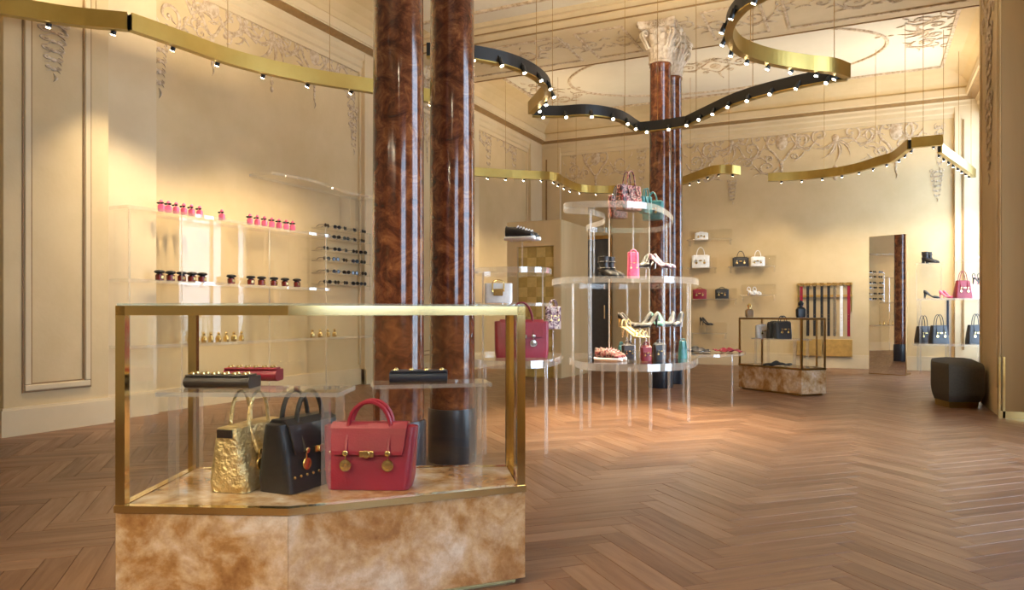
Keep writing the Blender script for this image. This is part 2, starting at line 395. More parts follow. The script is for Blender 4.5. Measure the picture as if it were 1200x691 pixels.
# soffit panels of the visible beam
def frame_xy(mb, x0, x1, y0, y1, z, t, h):
    for (a, b, c, d) in ((x0, x1, y0, y0+t), (x0, x1, y1-t, y1), (x0, x0+t, y0+t, y1-t), (x1-t, x1, y0+t, y1-t)): mb.bb(a, b, c, d, z-h, z)
mb = MB()
for (x0, x1) in ((-6.2, -4.2), (-3.95, -3.2), (-2.1, -1.3), (-1.05, 1.2)): frame_xy(mb, x0, x1, 10.35, 11.5, 5.20, .035, .02)
mb.build('soffit_moulding', M['stucco'], beam_far)
# coffer border and oval
mb = MB(); frame_xy(mb, -6.15, 1.2, 12.25, 15.25, WZ, .05, .03); mb.build('ceiling_border', M['stucco'], ceil)
def oval(cx, cy, a, b, r, name, n=72):
    MB().tube([(cx+a*math.cos(2*PI*i/n), cy+b*math.sin(2*PI*i/n), WZ) for i in range(n+1)], r, 6, cap=False).build(name, M['stucco'], ceil, smooth=True)
oval(-2.45, 13.5, 2.72, 1.48, .03, 'oval_moulding')
mb = MB(); frame_xy(mb, -6.15, 1.2, 5.7, 9.6, WZ, .05, .03); mb.build('ceiling_border', M['stucco'], ceil)

# cornice, swept with mitred corners round three walls
def sweep_room(prof, z_ok=True):
    mb = MB(); rows = []
    for (o, z) in prof:
        rows.append([(WX0+o, WY0, z), (WX0+o, WY1-o, z), (WX1-o, WY1-o, z), (WX1-o, WY0, z)])
    n = 4; vs = [v for r in rows for v in r]; fs = []
    for i in range(len(rows)-1):
        for j in range(3): fs.append((i*n+j, i*n+j+1, (i+1)*n+j+1, (i+1)*n+j))
    return mb.add(vs, fs)
struct('trim_1', sweep_room([(0, 4.66), (.035, 4.66), (.035, 4.73), (.06, 4.75), (.06, 4.83), (.09, 4.86), (.09, 4.92), (.11, 4.95)]), M['plaster_pale'])['label'] = 'pale picture-rail moulding under the cornice'
struct('trim_2', sweep_room([(.11, 4.95), (.22, 4.985), (.25, 4.985)]), M['gilt_brown'])['label'] = 'thin gilded line along the cornice'
struct('trim_3', sweep_room([(.25, 4.985), (.25, 5.00), (.27, 5.01), (.27, 5.13), (.24, 5.15)]), M['plaster_pale'])['label'] = 'broad pale fascia of the cornice'
struct('trim_4', sweep_room([(.24, 5.15), (.22, 5.17), (.26, 5.24), (.34, 5.32), (.46, 5.39), (.62, 5.43), (.7, 5.45)]), M['plaster'])['label'] = 'plaster cove between cornice and ceiling'

# pilasters on the left wall: (Y0, Y1, X face)
PO = []
PIL = [(3.86, 4.84, -6.65), (4.84, 5.50, -6.80), (9.12, 9.85, -6.80), (9.85, 12.0, -6.65), (12.0, 12.75, -6.80), (15.2, WY1, -6.80), (-1.5, 1.2, -6.65)]
for n, (a, b, X) in enumerate(PIL):
    t = struct('trim_%d' % (10+n), MB().bb(WX0, X, a, b, 0, 4.95), M['plaster_pale'] if X < -6.7 else M['plaster'], bevel=.008)
    t['label'] = 'beige plaster pilaster on the left wall'; PO.append(t)
    if X > -6.7:
        y0, y1 = a+.17, b-.20; mb = MB(); g_ = MB()
        for (k, bar, off) in ((mb, .055, 0), (g_, .014, .055)):
            p0, p1, q0, q1 = y0+off, y1-off, .377+off, 4.45-off; hgt = .025 if off == 0 else .012
            k.bb(X, X+hgt, p0, p1, q0, q0+bar); k.bb(X, X+hgt, p0, p1, q1-bar, q1); k.bb(X, X+hgt, p0, p0+bar, q0+bar, q1-bar); k.bb(X, X+hgt, p1-bar, p1, q0+bar, q1-bar)
        k = g_; o_ = -.014
        p0, p1, q0, q1 = y0+o_, y1-o_, .377+o_, 4.45-o_; bar = .014
        k.bb(X, X+.01, p0, p1, q0, q0+bar); k.bb(X, X+.01, p0, p1, q1-bar, q1); k.bb(X, X+.01, p0, p0+bar, q0+bar, q1-bar); k.bb(X, X+.01, p1-bar, p1, q0+bar, q1-bar)
        mb.build('panel_moulding', M['plaster_pale'], t, bevel=.01); g_.build('gilded_line', M['gilt_brown'], t)
# wall-panel edge beads
for (a, X) in ((5.52, WX0), (9.10, WX0), (12.77, WX0), (15.18, WX0)):
    MB().bb(X, X+.03, a-.02, a+.02, .3, 4.66).build('panel_bead', M['plaster_pale'], wl)
for (a, b) in ((WX0+.08, -6.35), (1.42, WX1)):
    MB().bb(a, b, WY1-.08, WY1, 0, 4.95).build('end_pilaster', M['plaster_pale'], wb, bevel=.008)
    MB().bb(a+.12, a+.15, WY1-.10, WY1-.08, .4, 4.6).build('gilded_line', M['gilt_brown'], wb)
# baseboards follow the pilasters
mb = MB(); y = WY0
for (a, b, X) in sorted(PIL):
    if a > y: mb.bb(WX0, WX0+.03, y, a, 0, .24)
    mb.bb(WX0, X+.03, a-(.03 if X > -6.7 else 0), b+(.03 if X > -6.7 else 0), 0, .225); mb.bb(WX0, X+.018, a-.015, b+.015, .225, .245); y = b
struct('baseboard_left', mb, M['plaster_pale'])['label'] = 'tall cream skirting board along the left wall'
struct('baseboard_back', MB().bb(WX0, WX1, WY1-.04, WY1, 0, .26).bb(WX0, WX1, WY1-.055, WY1, 0, .2), M['plaster_pale'])['label'] = 'cream skirting board along the end wall'
# right-hand pier between the windows, with brass base strip and corner guard
pier = struct('wall_pier', MB().bb(1.2, WX1+.3, 8.97, 10.4, 0, WZ), M['plaster'], bevel=.01); pier['label'] = 'tan plaster pier between the tall windows'
pier['kind'] = 'structure'
MB().bb(1.19, WX1, 8.945, 8.97, 0, .07).build('brass_skirting', M['brass_pol'], pier)
MB().bb(1.185, 1.205, 8.93, 8.97, 0, .62).bb(1.225, 1.245, 8.945, 8.97, 0, .62).build('brass_corner_guard', M['brass_pol'], pier)
M['veneer'] = noisy('golden_veneer', [(.3, (.30, .16, .042)), (.7, (.38, .215, .062))], scale=2.2, rough=.6, vec=(1, 1, .12))
MB().bb(1.215, WX1, 8.955, 8.97, .07, 4.88).build('veneer_panel', M['veneer'], pier)
MB().bb(1.18, 1.2, 9.03, 9.10, .3, 4.9).bb(1.18, 1.2, 10.26, 10.33, .3, 4.9).build('pier_bead', M['plaster'], pier)
struct('trim_5', MB().bb(1.10, WX1, 8.87, 10.5, 5.0, 5.15).bb(1.14, WX1, 8.91, 10.46, 4.9, 5.0).bb(1.04, WX1, 8.8, 10.56, 5.15, WZ), M['plaster_pale'])['label'] = 'moulded head of the plaster pier'

# dark door in the end wall
dr = struct('door_1', MB().bb(-5.95, -5.20, WY1-.06, WY1, 0, 2.72), M['door_dark']); dr['label'] = 'dark door in the end wall'
MB().bb(-6.02, -5.95, WY1-.09, WY1, 0, 2.80).bb(-5.20, -5.13, WY1-.09, WY1, 0, 2.80).bb(-5.95, -5.20, WY1-.09, WY1, 2.72, 2.80).build('door_frame', M['brass_dark'], dr)
MB().bb(-5.30, -5.27, WY1-.10, WY1-.06, .95, 1.25).build('door_handle', M['silver'], dr)

# ------------------------------------------------------------------ stucco relief (u, v in wall plane; relief towards -y)
def spiral(mb, cx, cz, r, turns, a0, sgn=1, th=.018, n=26):
    pts = []; rr = []
    for i in range(n+1):
        t = i/n; q = r*(1-.86*t); a = a0+sgn*2*PI*turns*t
        pts.append((cx+q*math.cos(a), 0, cz+q*math.sin(a))); rr.append(th*(.55+.6*math.sin(PI*min(1, t*1.1+.05))))
    mb.tube(pts, rr, 5); mb.ball((cx, 0, cz), th*1.35)
    return mb
def leaf(mb, x, z, ln, ang, wd=.3):
    n = 5; L = []; Rr = []
    ca, sa = math.cos(ang), math.sin(ang)
    pts = []; rad = []
    for i in range(n+1):
        t = i/n; u = ln*t; c = ln*.18*math.sin(PI*t)
        pts.append((x+u*ca-c*sa, 0, z+u*sa+c*ca)); rad.append(max(.004, ln*wd*.5*math.sin(PI*min(1, .12+.86*t))))
    mb.tube(pts, rad, 6, sq=.55)
def motif_scroll(s=1):
    mb = MB()
    spiral(mb, 0, 0, .20*s, 1.35, PI*1.1, 1); spiral(mb, .42*s, .16*s, .15*s, 1.3, PI*.1, 1, .015)
    mb.tube([(-.2*s, 0, -.02*s), (-.05*s, 0, -.24*s), (.15*s, 0, -.14*s), (.27*s, 0, .08*s)], [.012, .02, .02, .012], 5)
    for (x, z, l, a) in ((.12, -.18, .18, -.4), (.22, -.02, .16, -.2), (-.16, .12, .16, 2.2), (.02, .2, .17, 1.2), (.36, .3, .15, 1.6), (.55, .12, .15, .1), (.5, .26, .13, .9), (-.2, -.1, .14, 3.6)):
        leaf(mb, x*s, z*s, l*s, a)
    return mb
def motif_cartouche():
    mb = MB(); pts = []
    for i in range(41):
        a = 2*PI*i/40; q = 1+.12*math.cos(4*a); pts.append((.22*q*math.cos(a)*(1-.15*math.sin(a)*-1), 0, .30*q*math.sin(a)))
    mb.tube(pts, .02, 5, cap=False)
    mb.ball((0, 0, .02), (.10, .04, .16))
    for s in (-1, 1):
        spiral(mb, s*.24, .30, .10, 1.2, PI/2, -s, .016); spiral(mb, s*.20, -.28, .08, 1.2, -PI/2, s, .014)
        leaf(mb, s*.26, .05, .18, PI/2 if s > 0 else PI/2, .3); leaf(mb, s*.3, .36, .18, .4 if s > 0 else PI-.4)
    for k in range(7):
        a = PI*(.15+.7*k/6); leaf(mb, 0, .34, .20, a, .22)
    for k in range(5): mb.ball((0, 0, -.38-.07*k), (.035-.005*k, .02, .04))
    leaf(mb, 0, -.68, .12, -PI/2)
    return mb
def motif_drop():
    mb = MB(); z = 0
    for k in range(6):
        w = .13-.015*k
        for s in (-1, 1):
            spiral(mb, s*w*.55, z, w*.5, 1.1, PI/2, -s, .012, 14); leaf(mb, s*.02, z-.03, w, -PI/2+s*.7, .32)
        mb.ball((0, 0, z-.02), (.028, .02, .035)); z -= .15
    leaf(mb, 0, z+.06, .14, -PI/2, .3)
    return mb
def motif_fan():
    mb = MB()
    for k in range(9):
        a = -PI*(.08+.84*k/8); leaf(mb, 0, .05, .34 if k % 2 == 0 else .24, a, .16)
    for s in (-1, 1):
        spiral(mb, s*.22, .14, .13, 1.3, -PI/2, s, .016); spiral(mb, s*.50, .10, .11, 1.2, -PI/2, -s, .014)
        for (x, z, l, a) in ((.36, .26, .16, .7), (.62, .18, .16, .2), (.44, -.08, .18, -.6), (.1, .28, .16, 1.1)):
            leaf(mb, s*x, z, l, a if s > 0 else PI-a)
    mb.ball((0, 0, .08), (.05, .03, .06)); leaf(mb, 0, .2, .2, PI/2, .3)
    for k in range(3): mb.ball((0, 0, -.36-.08*k), (.03, .02, .035))
    return mb
def flat(mb, k=.5): mb.v = [(x, y*k, z) for (x, y, z) in mb.v]; return mb
ms = {k: flat(f()).mesh(k, M['stucco'], True) for k, f in (('scroll', motif_scroll), ('cartouche', motif_cartouche), ('drop', motif_drop), ('fan', motif_fan))}
def relief(kind, parent, loc, rz=0, sx=1, sz=1):
    o = obj('stucco_'+kind, ms[kind], parent, loc, rz); o.scale = (sx, 1, sz); return o
def back(kind, px, py, sx=1, sz=1):
    X, d = ony(px, WY1); relief(kind, wb, (X, WY1-.008, zat(py, d)), 0, sx, sz)
for (k, px, py, sx, sz) in (('scroll', 672, 200, 1, 1.0), ('cartouche', 698, 186, 1.1, 1.1), ('scroll', 728, 192, -1, 1), ('drop', 752, 168, 1, 1),
        ('scroll', 815, 190, 1, 1), ('scroll', 832, 175, -1, 1), ('fan', 857, 172, 1.0, 1.0), ('drop', 858, 212, .8, .5), ('scroll', 880, 176, 1, 1), ('cartouche', 916, 168, 1.15, 1.05),
        ('scroll', 944, 164, -1, .9), ('fan', 979, 168, 1.3, 1.3), ('scroll', 1012, 158, 1, .9), ('cartouche', 1050, 155, 1.15, 1.1), ('scroll', 1070, 150, -.9, .9),
        ('scroll', 790+40, 204, 1, .7), ('drop', 1101, 148, .7, .9), ('drop', 672, 175, .7, 1), ('scroll', 1030, 178, 1, .7), ('scroll', 900, 196, -1, .7), ('drop', 1098, 200, .9, .6)):
    back(k, px, py, sx, sz)
def left(kind, px, py, sx=1, sz=1, X=WX0):
    Y, d = onx(px, X); relief(kind, wl, (X+.008, Y, zat(py, d)), PI/2, sx, sz)
for (k, px, py, sx, sz) in (('drop', 186, 30, 1.1, .8), ('scroll', 197, 18, 1, 1.0), ('scroll', 214, 40, .6, .6), ('cartouche', 248, 8, 1.1, 1.0), ('scroll', 228, -12, 1, 1.2), ('scroll', 271, 22, 1, 1.0),
        ('scroll', 296, 26, -1, 1), ('fan', 318, 50, 1.05, 1.15), ('scroll', 338, 46, 1, 1.0), ('cartouche', 368, 66, 1, .9), ('scroll', 388, 70, 1, 1), ('scroll', 402, 88, -1, .9), ('drop', 411, 92, 1, .9), ('drop', 414, 128, .8, .7),
        ('drop', 572, 152, 1.3, .9), ('scroll', 584, 152, 1, 1), ('drop', 602, 164, 1.3, .9), ('scroll', 566, 156, -1, 1), ('scroll', 594, 166, 1, 1)):
    left(k, px, py, sx, sz)
Y, d = onx(62, -6.65); relief('drop', PO[0], (-6.642, Y, zat(26, d)), PI/2, 1.2, .55)
for k, (px, py) in enumerate(((499, 86), (499, 118), (500, 150))): 
    Y, d = onx(px, -6.65); o = relief('cartouche', PO[3], (-6.64, Y, zat(py, d)), PI/2, .55, .75)
for k in range(3): relief('drop', pier, (1.19, 9.68, 4.9-.75*k), -PI/2, 2.2, .95)
relief('cartouche', pier, (1.185, 9.7, 4.7), -PI/2, 1.8, 1.2)
def ceilm(kind, x, y, sx, sz, rz=0):
    o = relief(kind, ceil, (x, y, WZ-.008), rz, sx, sz); o.rotation_euler = (PI/2, 0, rz)
for (k, x, y, sx, sz, rz) in (('cartouche', -2.45, 13.5, 1.0, .9, 0), ('scroll', -2.9, 13.4, -1, 1, 0), ('scroll', -2.0, 13.4, 1, 1, 0), ('fan', .75, 13.2, 1, 1.2, PI/2), ('scroll', .7, 12.7, 1, 1, 0), ('scroll', .8, 13.8, 1, 1, 1), ('fan', -5.7, 13.6, 1, 1.2, -PI/2), ('scroll', -5.65, 14.2, 1, 1, 0)): ceilm(k, x, y, sx, sz, rz)
for x in (-5.2, -3.6, -1.7, .1):
    for s in (-1, 1):
        o = relief('scroll', beam_far, (x+s*.25, 10.9, 5.192), 0, s*1.0, 1.1); o.rotation_euler = (PI/2, 0, 0)

# ------------------------------------------------------------------ marble columns in pairs
COLX = -2.70
def leaf_mesh(h, w, curl):
    mb = MB(); n = 7; vs = []; fs = []
    for i in range(n+1):
        t = i/n; wz = w*(.62+.5*math.sin(PI*min(1, t*1.05)))*(1 if t < .85 else .7)
        a = curl*t**3; y = -.012-.10*t*t*curl*.35-.02*t; z = h*t if t < .85 else h*(.85+(t-.85)*.2)-.02*curl*(t-.85)/.15
        if t > .85: y -= .03*curl
        for k in (-1, -.5, 0, .5, 1): vs.append((k*wz*(.5+.06*math.sin(9*PI*t)), y+.02*k*k, z))
    for i in range(n):
        for k in range(4): fs.append((i*5+k, i*5+k+1, i*5+k+6, i*5+k+5))
    mb.add(vs, fs); b = len(vs)
    mb.add([(x, y+.012, z) for (x, y, z) in vs], [f[::-1] for f in fs])
    return mb.mesh('acanthus_leaf', M['capital'], True)
M['capital'] = noisy('capital_plaster', [(.35, (.50, .37, .24)), (.6, (.78, .67, .52))], scale=12, rough=.6, metal=0)
lf1, lf2 = leaf_mesh(.24, .11, .9), leaf_mesh(.40, .12, 1.1)
vb = MB(); sp = []
for i in range(23):
    t = i/22; a = -PI*.55+2*PI*1.25*t; q = .062*(1-.8*t); sp.append((0, -q*math.cos(a), q*math.sin(a)))
vb.tube([(0, .06, -.20), (0, .0, -.1)]+sp[3:], .016, 6); volute_me = vb.mesh('volute', M['capital'], True)
def make_column():
    t = thing('marble_column', 'dark red-brown polished marble column standing behind the front glass case', 'column')
    prof = [(.160, .38), (.162, .5), (.161, 2), (.156, 3.4), (.146, 4.58), (.158, 4.60), (.158, 4.63), (.146, 4.65)]
    MB().lathe(prof, 48).build('shaft', M['marble'], t, smooth=True)
    MB().lathe([(.172, 0), (.176, .01), (.176, .36), (.170, .38), (.12, .38)], 40).build('plinth', M['plinth'], t, smooth=True)
    MB().lathe([(.150, 4.63), (.172, 4.645), (.172, 4.665), (.15, 4.68), (.15, 4.85), (.17, 5.0), (.22, 5.09), (.2, 5.1)], 32).build('bell', M['capital'], t, smooth=True)
    ab = []
    for q in range(4):
        a = PI/4+q*PI/2; b = a+PI/2
        p0 = Vector((.36*math.cos(a), .36*math.sin(a))); p1 = Vector((.36*math.cos(b), .36*math.sin(b)))
        for k in range(6):
            s = k/6; p = p0.lerp(p1, s); p *= 1-.16*math.sin(PI*s); ab.append((p.x, p.y))
    MB().prism(ab, 5.10, 5.15).prism([(x*1.06, y*1.06) for (x, y) in ab], 5.15, 5.20).build('abacus', M['capital'], t, bevel=.006)
    for k in range(8):
        a = k*PI/4; r_ = .148
        obj('acanthus_leaf', lf1, t, (r_*math.sin(a), -r_*math.cos(a), 4.66), a)
        a += PI/8; obj('acanthus_leaf', lf2, t, (r_*math.sin(a), -r_*math.cos(a), 4.68), a)
    for k in range(4):
        for s in (-1, 1):
            a = PI/4+k*PI/2+s*.10; r_ = .26; obj('volute', volute_me, t, (r_*math.sin(a), -r_*math.cos(a), 5.03), a)
        a = k*PI/2; 
        o = obj('rosette', ms['fan'], t, (.25*math.sin(a), -.25*math.cos(a), 5.12), a); o.scale = (.22, 1, .25)
    return t
col0 = make_column(); col0.location = (COLX, 3.97, 0)
dup(col0, (COLX, 4.65, 0), 0, 'dark red-brown marble column just beyond the one nearest the front glass case')
dup(col0, (COLX, 10.59, 0), 0, 'front column of the far pair with carved white capital')
dup(col0, (COLX, 11.27, 0), 0, 'rear column of the far pair with carved white capital')

# ------------------------------------------------------------------ brass light tracks
ZT = 3.5
def T(pts): return [at(x, y, ZT) for (x, y) in pts]
def band(mb, path, prof):
    n = len(path); rows = []
    for i, p in enumerate(path):
        t = (path[min(i+1, n-1)]-path[max(i-1, 0)]); t.z = 0; t.normalize(); r_ = Vector((t.y, -t.x, 0))
        rows.append([p+r_*o+Vector((0, 0, z)) for (o, z) in prof])
    mb.loft(rows)
head_mb = MB().tube([(0, 0, .03), (0, 0, -.05)], .022, 10).bb(-.006, .006, -.006, .006, .03, .06)
head_me = head_mb.mesh('lamp_head', M['black'], True)
lens_me = MB().tube([(0, 0, -.0495), (0, 0, -.054)], .019, 10).mesh('lamp_lens', M['bulb'], True)
NL = [0]
def track(name, label, arcs, aim, step=.34, light_every=2, power=SPOT_W, up=UP_W, start=0, cone=72, lit=lambda c: True):
    t = thing(name, label, 'track light', (0, 0, 0))
    for arc_pts in arcs:
        path = smooth_path(arc_pts if isinstance(arc_pts[0], Vector) else T(arc_pts), 8)
        a = MB(); band(a, path, [(-.036, 0), (.036, 0), (.036, .012), (-.020, .012), (-.020, .15), (-.036, .15)]); a.build('brass_band', M['brass'], t)
        b = MB(); band(b, path, [(-.0195, .0125), (.024, .0125), (.024, .14), (-.0195, .14)]); b.build('black_liner', M['black'], t)
        # heads, wires, lights along the path
        s = .12; acc = 0; wl_ = .25
        for i in range(len(path)-1):
            p, q = path[i], path[i+1]; L = (q-p).length; d = (q-p).normalized(); r_ = Vector((d.y, -d.x, 0))
            while s < acc+L:
                c = p+d*(s-acc)+r_*.048+Vector((0, 0, .022)); tgt = aim(c, r_); v = (tgt-c).normalized()
                rot = v.to_track_quat('-Z', 'Y').to_euler()
                h = obj('lamp_head', head_me, t, c); h.rotation_euler = rot
                ln = obj('lamp_lens', lens_me, h)
                if NL[0] % light_every == start % light_every and lit(c):
                    li = bpy.data.lights.new('track_spot', 'SPOT'); li.energy = power; li.color = WARM; li.spot_size = R(cone); li.spot_blend = .9; li.shadow_soft_size = .03
                    lo = bpy.data.objects.new('track_spot', li); COL.objects.link(lo); lo.parent = t; lo.location = c+v*.07; lo.rotation_euler = rot
                NL[0] += 1; s += step
            while wl_ < acc+L:
                c = p+d*(wl_-acc); MB().tube([c+Vector((0, 0, .14)), (c.x, c.y, WZ)], .0035, 4).build('suspension_wire', M['brass_dark'], t); wl_ += 1.1
            acc += L
        # hidden LED strip on top of the band washes the ceiling
        mid = path[len(path)//2]; dd = path[min(len(path)//2+1, len(path)-1)]-mid
        li = bpy.data.lights.new('uplight_strip', 'AREA'); li.shape = 'RECTANGLE'; li.size = min(acc*.8, 1.4); li.size_y = .03; li.energy = up*min(acc, 3); li.color = WARM
        lo = bpy.data.objects.new('uplight_strip', li); COL.objects.link(lo); lo.parent = t
        lo.location = mid+Vector((0, 0, .17)); lo.rotation_euler = (PI, 0, math.atan2(dd.y, dd.x))
    return t
def to_left(c, r_): return Vector((WX0, c.y+random.uniform(-.3, .3), random.uniform(.8, 2.0)))
def to_shelves(c, r_): return Vector((WX0, c.y+random.uniform(-.2, .2), random.uniform(.6, 1.5)))
def to_back(c, r_): return Vector((c.x+random.uniform(-.4, .4), WY1, random.uniform(.6, 1.7)))
def down(c, r_): return (c+r_*random.uniform(.2, .9)).lerp(Vector((-2.2, 7.0, ZT)), .5)+Vector((random.uniform(-.3, .3), random.uniform(-.3, .3), -2.2))
track('light_track', 'brass ribbon light track running along the long left wall', [[(520, 122), (480, 117), (435, 109), (366, 98), (308, 86), (263, 74), (211, 56), (173, 43), (152, 36)], [(150, 36), (94, 31), (50, 25), (0, 17), (-60, 9)]], to_shelves, step=.48, light_every=1, cone=68, power=88, up=15, lit=lambda c: c.y > 4.75)
track('light_track', 'large cusped brass ring track with black inner face and lit spots', [
    [(500, 68), (530, 68.5), (557, 71), (595, 79), (622, 90), (638, 102), (642, 112), (634, 121), (622, 134)],
    [(624, 137), (655, 137.4), (690, 136), (725, 142), (748, 155)],
    [(749, 155.5), (775, 153), (803, 149)],
    [(804, 149), (830, 137), (857, 125), (884, 116), (915, 108), (957, 99), (993, 94)],
    [(993, 92), (975, 86), (947, 83), (903, 76), (868, 64), (855, 48), (856, 32), (868, 16), (884, 5), (915, -8), (960, -18)]], down, step=.30, cone=56, power=150)
track('light_track', 'brass ribbon track over the far left corner near the end wall', [[(745, 224), (713, 226.5), (680, 225), (661, 218), (647, 211.5), (600, 209), (540, 205)]], to_left, power=50)
track('light_track', 'short brass ribbon track on the end wall beside the far columns', [[(866, 205), (855, 203.5), (838, 204), (822, 209), (800, 217)]], to_back, power=50)
track('light_track', 'wavy brass ribbon track above the belt rack on the end wall', [[(1105, 170), (1068, 173.5)], [(1066, 175), (1049, 188), (1036, 192.5), (995, 203.7), (947, 210), (900, 212.6)]], to_back, power=50)
def to_case(c, r_):
    if c.x > -1.0: return Vector((-2.37, 5.13, .85))
    return Vector((-1.85+random.uniform(-.25, .25), 2.3+random.uniform(-.2, .2), .6))
def wpts(q): return [Vector((x, y, ZT)) for (x, y) in q]
track('light_track', 'added unseen brass ribbon track lighting the large faceted glass case', [wpts([(-3.1, 2.0), (-2.5, 1.3), (-1.7, 1.1), (-1.0, 1.5), (-.6, 2.3)])], to_case, step=.5, light_every=2, cone=44, power=110)  # added above the frame to brighten the case and the red bag
def to_front(c, r_):
    if -4.2 < c.x < -.2: return Vector((-1.9+random.uniform(-.3, .3), 2.0, .45))
    return Vector((c.x, WY0, random.uniform(.8, 2.0)))
track('light_track', 'added unseen brass ribbon track lighting the case front and entrance wall', [wpts([(.8, -2.2), (-1.2, -2.6), (-3.2, -2.1), (-5.4, -2.5)][::-1])], to_front, step=.7, light_every=1, cone=52, power=110)  # added behind the camera as front fill and something for the brass to reflect
track('light_track', 'short pale brass track hanging by the far window', [[(1141, 208), (1128, 198), (1112, 187), (1101, 179)]], to_back, power=50)

# ------------------------------------------------------------------ glazed display cases
def glass_case(label, pts, zs, zt, posts, bar, frame_mat, stone_split=True):
    c = Vector((sum(p[0] for p in pts)/len(pts), sum(p[1] for p in pts)/len(pts), 0))
    P = [Vector((p[0]-c.x, p[1]-c.y)) for p in pts]; n = len(P)
    t = thing('display_case', label, 'display case', c)
    def inset(k):
        out = []
        for i in range(n):
            a, b, d = P[i-1], P[i], P[(i+1) % n]
            e1 = (b-a).normalized(); e2 = (d-b).normalized(); n1 = Vector((-e1.y, e1.x)); n2 = Vector((-e2.y, e2.x))
            m_ = (n1+n2); m_ = m_/m_.dot(n1) if abs(m_.dot(n1)) > 1e-4 else n1
            out.append(b+m_*k)
        return out
    MB().prism(inset(.035), 0, .022).build('plinth', frame_mat, t)
    I = inset(.03)
    for i in range(n):                                   # one stone panel per side
        a, b, p, q = P[i], P[(i+1) % n], I[i], I[(i+1) % n]
        MB().prism([a, b, q, p], .022, zs-.025).build('stone_panel', M['onyx'], t, bevel=.003)
    MB().prism(inset(.031), zs-.05, zs-.002).build('stone_top', M['onyx'], t)
    r0, r1 = inset(-.004), inset(.028)
    rim = MB()
    for i in range(n): rim.prism([r0[i], r0[(i+1) % n], r1[(i+1) % n], r1[i]], zs-.025, zs)
    rim.build('brass_rim', frame_mat, t)
    q0, q1 = inset(.0), inset(bar)
    for i in posts:
        e = (P[i]-P[i-1]).normalized(); e2 = (P[(i+1) % n]-P[i]).normalized()
        MB().prism([q0[i], q0[i]+e2*bar, q1[i], q0[i]-e*bar], zs, zt).build('corner_post', frame_mat, t)
    for i in range(n):
        MB().prism([q0[i], q0[(i+1) % n], q1[(i+1) % n], q1[i]], zt-bar, zt).build('top_rail', frame_mat, t)
        a, b, p, q = inset(.012)[i], inset(.012)[(i+1) % n], inset(.018)[i], inset(.018)[(i+1) % n]
        MB().prism([a, b, q, p], zs, zt-bar).build('glass_panel', M['glass'], t)
    MB().prism(inset(.004), zt, zt+.008, 0, 1).build('glass_top', [M['glass'], M['glass_edge']], t)
    return t
CASE = [(-2.371, 1.75), (-1.80, 1.98), (-1.21, 2.65), (-1.42, 2.98), (-2.665, 2.33)]
ZS = .383
glass_case('large faceted glass case with gold frame on a caramel onyx base', CASE, ZS, 1.08, (0, 2, 3, 4), .034, M['brass_pol'])
FAR = [(-1.66, 10.9), (-.777, 10.22), (-.5, 10.47), (-.62, 10.72), (-1.39, 11.28)]
glass_case('smaller glass case with bronze frame and onyx base near the belt rack', FAR, .355, 1.0, (0, 1, 2, 3, 4), .022, M['brass_dark'])

def acry(mb, poly, z0, z1): return mb.prism(poly, z0, z1, 0, 1)
AC = [M['acrylic'], M['acrylic_edge']]; AL = [M['acrylic_leg'], M['acrylic_leg']]
def closed_smooth(pts, n=5):
    P = [Vector(p[:2]) for p in pts]; k = len(P); out = []
    for i in range(k):
        a, b, c, d = P[i-1], P[i], P[(i+1) % k], P[(i+2) % k]
        for j in range(n):
            t = j/n; out.append(.5*((2*b)+(c-a)*t+(2*a-5*b+4*c-d)*t*t+(3*b-a-3*c+d)*t**3))
    return out
def riser(label, c, rz, w, d, h, group=None):
    t = thing('acrylic_riser', label, 'riser', c, rz, group)
    MB().box((0, 0, h-.008), (w, d, .016)).build('shelf', M['acrylic'], t)
    e = MB()
    for (x, y, sx, sy) in ((0, -d/2-.001, w, .004), (0, d/2+.001, w, .004), (-w/2-.001, 0, .004, d), (w/2+.001, 0, .004, d)): e.box((x, y, h-.008), (sx, sy, .016))
    e.build('polished_edge', M['acrylic_edge'], t)
    for s in (-1, 1):
        for q in (-1, 1): MB().box((s*(w/2-.05), q*(d/2-.03), h/2-.008), (.028, .028, h-.016)).build('leg', M['acrylic_leg'], t)
    return t
riser('clear acrylic riser carrying the studded clutches in the gold-framed case', (-2.075, 2.13, ZS), R(24), .66, .26, .385)
riser('clear acrylic riser carrying the navy clutch in the gold-framed case', (-1.65, 2.66, ZS), R(38), .48, .20, .385)

